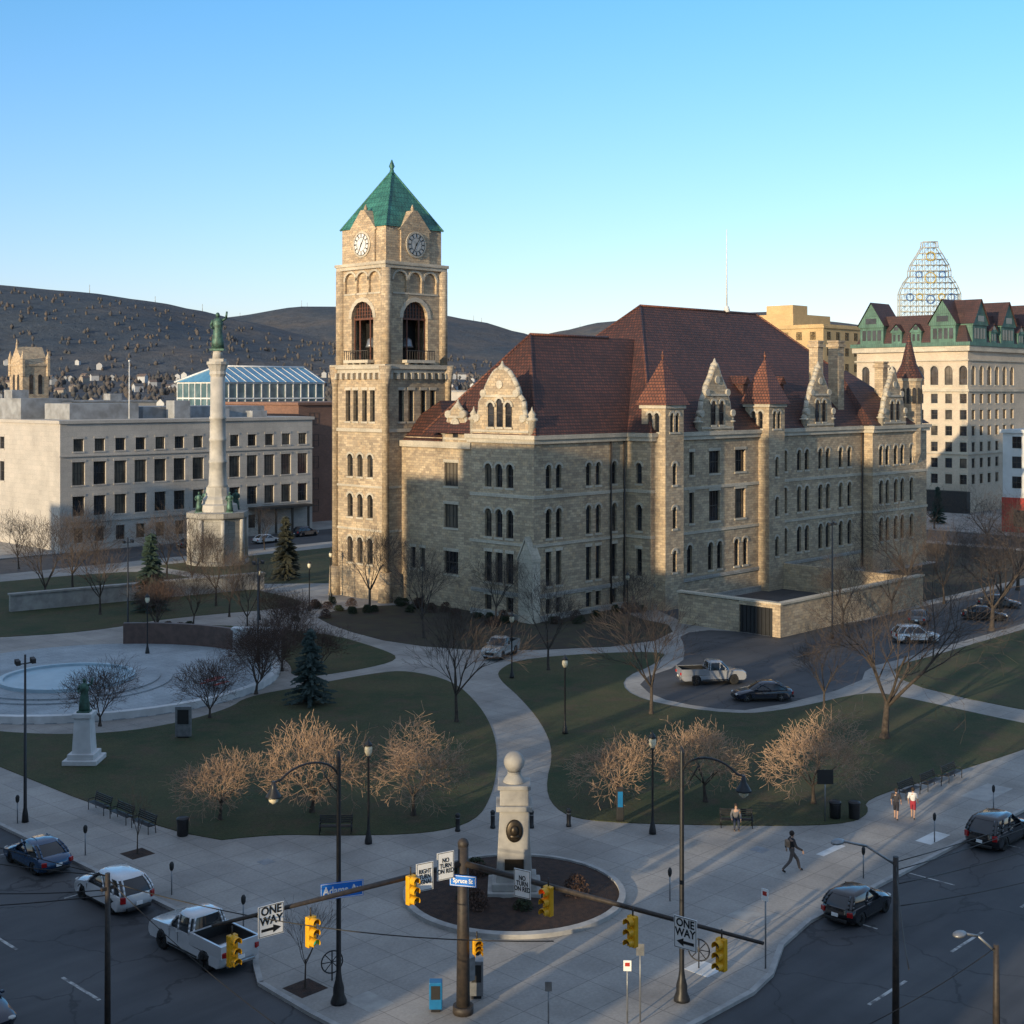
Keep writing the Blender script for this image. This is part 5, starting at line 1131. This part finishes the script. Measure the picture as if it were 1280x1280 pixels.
vehicle('pickup_truck',32.6,49.9,Y_,5.7,1.98,'pickup',white,'white crew cab pickup truck parked at kerb','pickup truck')
vehicle('parked_car',23.0,51.0,-Y_,4.5,1.8,'sedan',navy,'dark sedan driving along the asphalt road','car')
vehicle('parked_car',55.9,32.0,0,3.9,1.7,'mini',black,'small black hatchback parked along the kerb','car')
vehicle('parked_car',70.3,31.8,0,4.6,1.88,'suv',black,'black sport utility vehicle parked along kerb','car')
vehicle('pickup_truck',91.6,65.8,rad(-38),5.6,1.95,'pickup',silver,'silver pickup truck parked in courthouse driveway','pickup truck')
vehicle('parked_car',89.4,59.4,rad(-42)+math.pi,4.7,1.8,'sedan',navy,'dark navy sedan parked in courthouse driveway','car')
vehicle('parked_car',120.1,62.5,rad(-45),4.4,1.85,'suv',white,'white off-road car parked beside the driveway','car')
vehicle('parked_car',130.5,67.5,rad(20),4.6,1.8,'sedan',greyp,'grey car parked beside the driveway','car')
vehicle('parked_car',137,63.5,rad(-60),4.6,1.8,'sedan',black,'black car parked under bare trees','car')
vehicle('parked_car',146,66,rad(-60),4.6,1.8,'sedan',greyp,'dark grey car parked under bare trees','car')
vehicle('parked_car',128.4,178.5,0,4.6,1.8,'sedan',white,'white car parked on the far street','car')
vehicle('parked_car',139.1,182.3,0,4.6,1.85,'suv',navy,'dark blue car parked on the far street','car')
vehicle('parked_car',147.5,182.3,0,4.6,1.8,'sedan',black,'black car parked on the far street','car')
vehicle('parked_car',117,182.3,0,4.6,1.8,'sedan',greyp,'grey car parked on the far street','car')
vehicle('pickup_truck',87.5,86.0,rad(-160),4.9,1.8,'pickup',paint('pale_grey',(.42,.41,.39)),'small pale grey work truck beside the path','pickup truck')

# ------------------------------------------------------------------ people
def skino(name,V,E,Rd,mat,parent,root=0):
    me=bpy.data.meshes.new(name); me.from_pydata(V,E,[]); o=obj(name,me,parent); me.materials.append(mat)
    m=o.modifiers.new('skin','SKIN'); m.use_smooth_shade=True
    sv=me.skin_vertices[0].data
    for i,r in enumerate(Rd): sv[i].radius=r if isinstance(r,tuple) else (r,r); sv[i].use_root=(i==root)
    s=o.modifiers.new('sub','SUBSURF'); s.levels=1; s.render_levels=1
    return o
def person(x,y,rz,stride,top,bot,label,sit=False,longs=True,bag=None,hair=HAIRM):
    t=thing('person',(x,y,.13),label,'person',rz=rz); V=[];E=[];Rr=[]
    def v(p,r,par=None):
        V.append(p);Rr.append(r)
        if par is not None: E.append((par,len(V)-1))
        return len(V)-1
    z0=-.42 if sit else 0
    pel=v((0,0,.95+z0),(.13,.10)); sp=v((.01,0,1.15+z0),(.125,.09),pel); chs=v((.02,0,1.36+z0),(.155,.1),sp); nk=v((.02,0,1.5+z0),.055,chs); hb=v((.03,0,1.58+z0),(.075,.08),nk); ht=v((.03,0,1.68+z0),(.08,.095),hb); tp_=v((.02,0,1.75+z0),(.05,.06),ht); v((.125,0,1.63+z0),.012,ht)
    J={}
    for s in(-1,1):
        k=s*stride
        hp=v((0,s*.09,.9+z0),.085,pel)
        if sit: kn=v((.42,s*.11,.5),.06,hp); an=v((.42,s*.11,.09),.04,kn); toe=v((.58,s*.12,.04),.035,an)
        else: kn=v((.10*abs(k)+.22*k,s*.09,.5),.06,hp); an=v((.42*k-(.08 if k<0 else 0),s*.09,.09+(.07 if k<-.3 else 0)),.038,kn); toe=v((.42*k+.16-(.08 if k<0 else 0),s*.1,.04),.035,an)
        sh=v((.01,s*.18,1.42+z0),.06,chs); el=v((-.04-.14*k,s*.25,1.15+z0),.043,sh); wr=v((.12-.3*k if not sit else .3,s*.24,.93+z0+(.08 if sit else 0)+.05*abs(k)),.028,el)
        pm=v((V[wr][0]+.02,s*.24,V[wr][2]-.07),(.018,.038),wr)
        for i,(dx,ln) in enumerate([(-.03,.07),(-.01,.08),(.01,.085),(.03,.075)]): 
            f1=v((V[pm][0]+dx,s*.24,V[pm][2]-.05),.009,pm); v((V[pm][0]+dx+.01,s*.232,V[pm][2]-.05-ln*.5),.008,f1)
        v((V[pm][0]+.045,s*.225,V[pm][2]-.01),.01,pm)
        J[s]=(hp,kn,an,toe,sh,el,wr)
    skino('body',V,E,Rr,SKIN,t)
    def sub(name,chain,grow,mat):
        idx=[];es=[]
        for c in chain:
            for a in c:
                if a not in idx: idx.append(a)
            es+=[(idx.index(c[i]),idx.index(c[i+1])) for i in range(len(c)-1)]
        vv=[V[i] for i in idx]; rr=[(tuple(q+grow for q in Rr[i]) if isinstance(Rr[i],tuple) else Rr[i]+grow) for i in idx]
        return skino(name,vv,es,rr,mat,t,0)
    sub('shirt',[(pel,sp,chs,nk)]+[(chs,J[s][4],J[s][5])+((J[s][6],) if longs else ()) for s in(-1,1)],.022,top)
    sub('trousers',[(sp,pel)]+[(pel,J[s][0],J[s][1])+((J[s][2],) if longs else ()) for s in(-1,1)],.018,bot)
    for s in(-1,1): sub('shoe',[(J[s][2],J[s][3])],.012,DARKP)
    b=MB(); b.sph((.0,0,1.68+z0),.115,10,8,0,1,.92,1.05); part('hair',b,[hair],t)
    for s in(-1,1):
        b=MB(); b.sph((.112,s*.035,1.655+z0),.012,6,4); part('eye',b,[BLK],t)
    if bag: b=MB(); b.cbox(0,0,0,.16,.32,.3); part('bag',b,[bag],t,(-.2,0,1.1+z0),bev=.05)
    return t
cl=lambda n,c:M(n,c,tuple(q*.8 for q in c),8,.9)
person(58.3,37.0,rad(-35),.95,cl('charcoal_coat',(.03,.03,.035)),cl('grey_trousers',(.12,.1,.09)),'walking person in dark coat striding across the pavement',bag=cl('tan_bag',(.3,.2,.13))).scale=(1.15,1.15,1.15)
person(69.4,37.3,rad(20),.4,cl('dark_shirt',(.04,.04,.05)),cl('dark_leggings',(.02,.02,.03)),'walking person with bare arms in dark sportswear',longs=False)
person(70.2,36.7,rad(20),.4,cl('white_shirt',(.7,.7,.7)),cl('red_shorts',(.35,.03,.05)),'walking person in white shirt and red shorts',longs=False)
person(62.0,42.9,rad(-140),0,cl('grey_hoodie',(.14,.14,.15)),cl('dark_jeans',(.03,.04,.07)),'person in grey hoodie sitting on a park bench',sit=True)
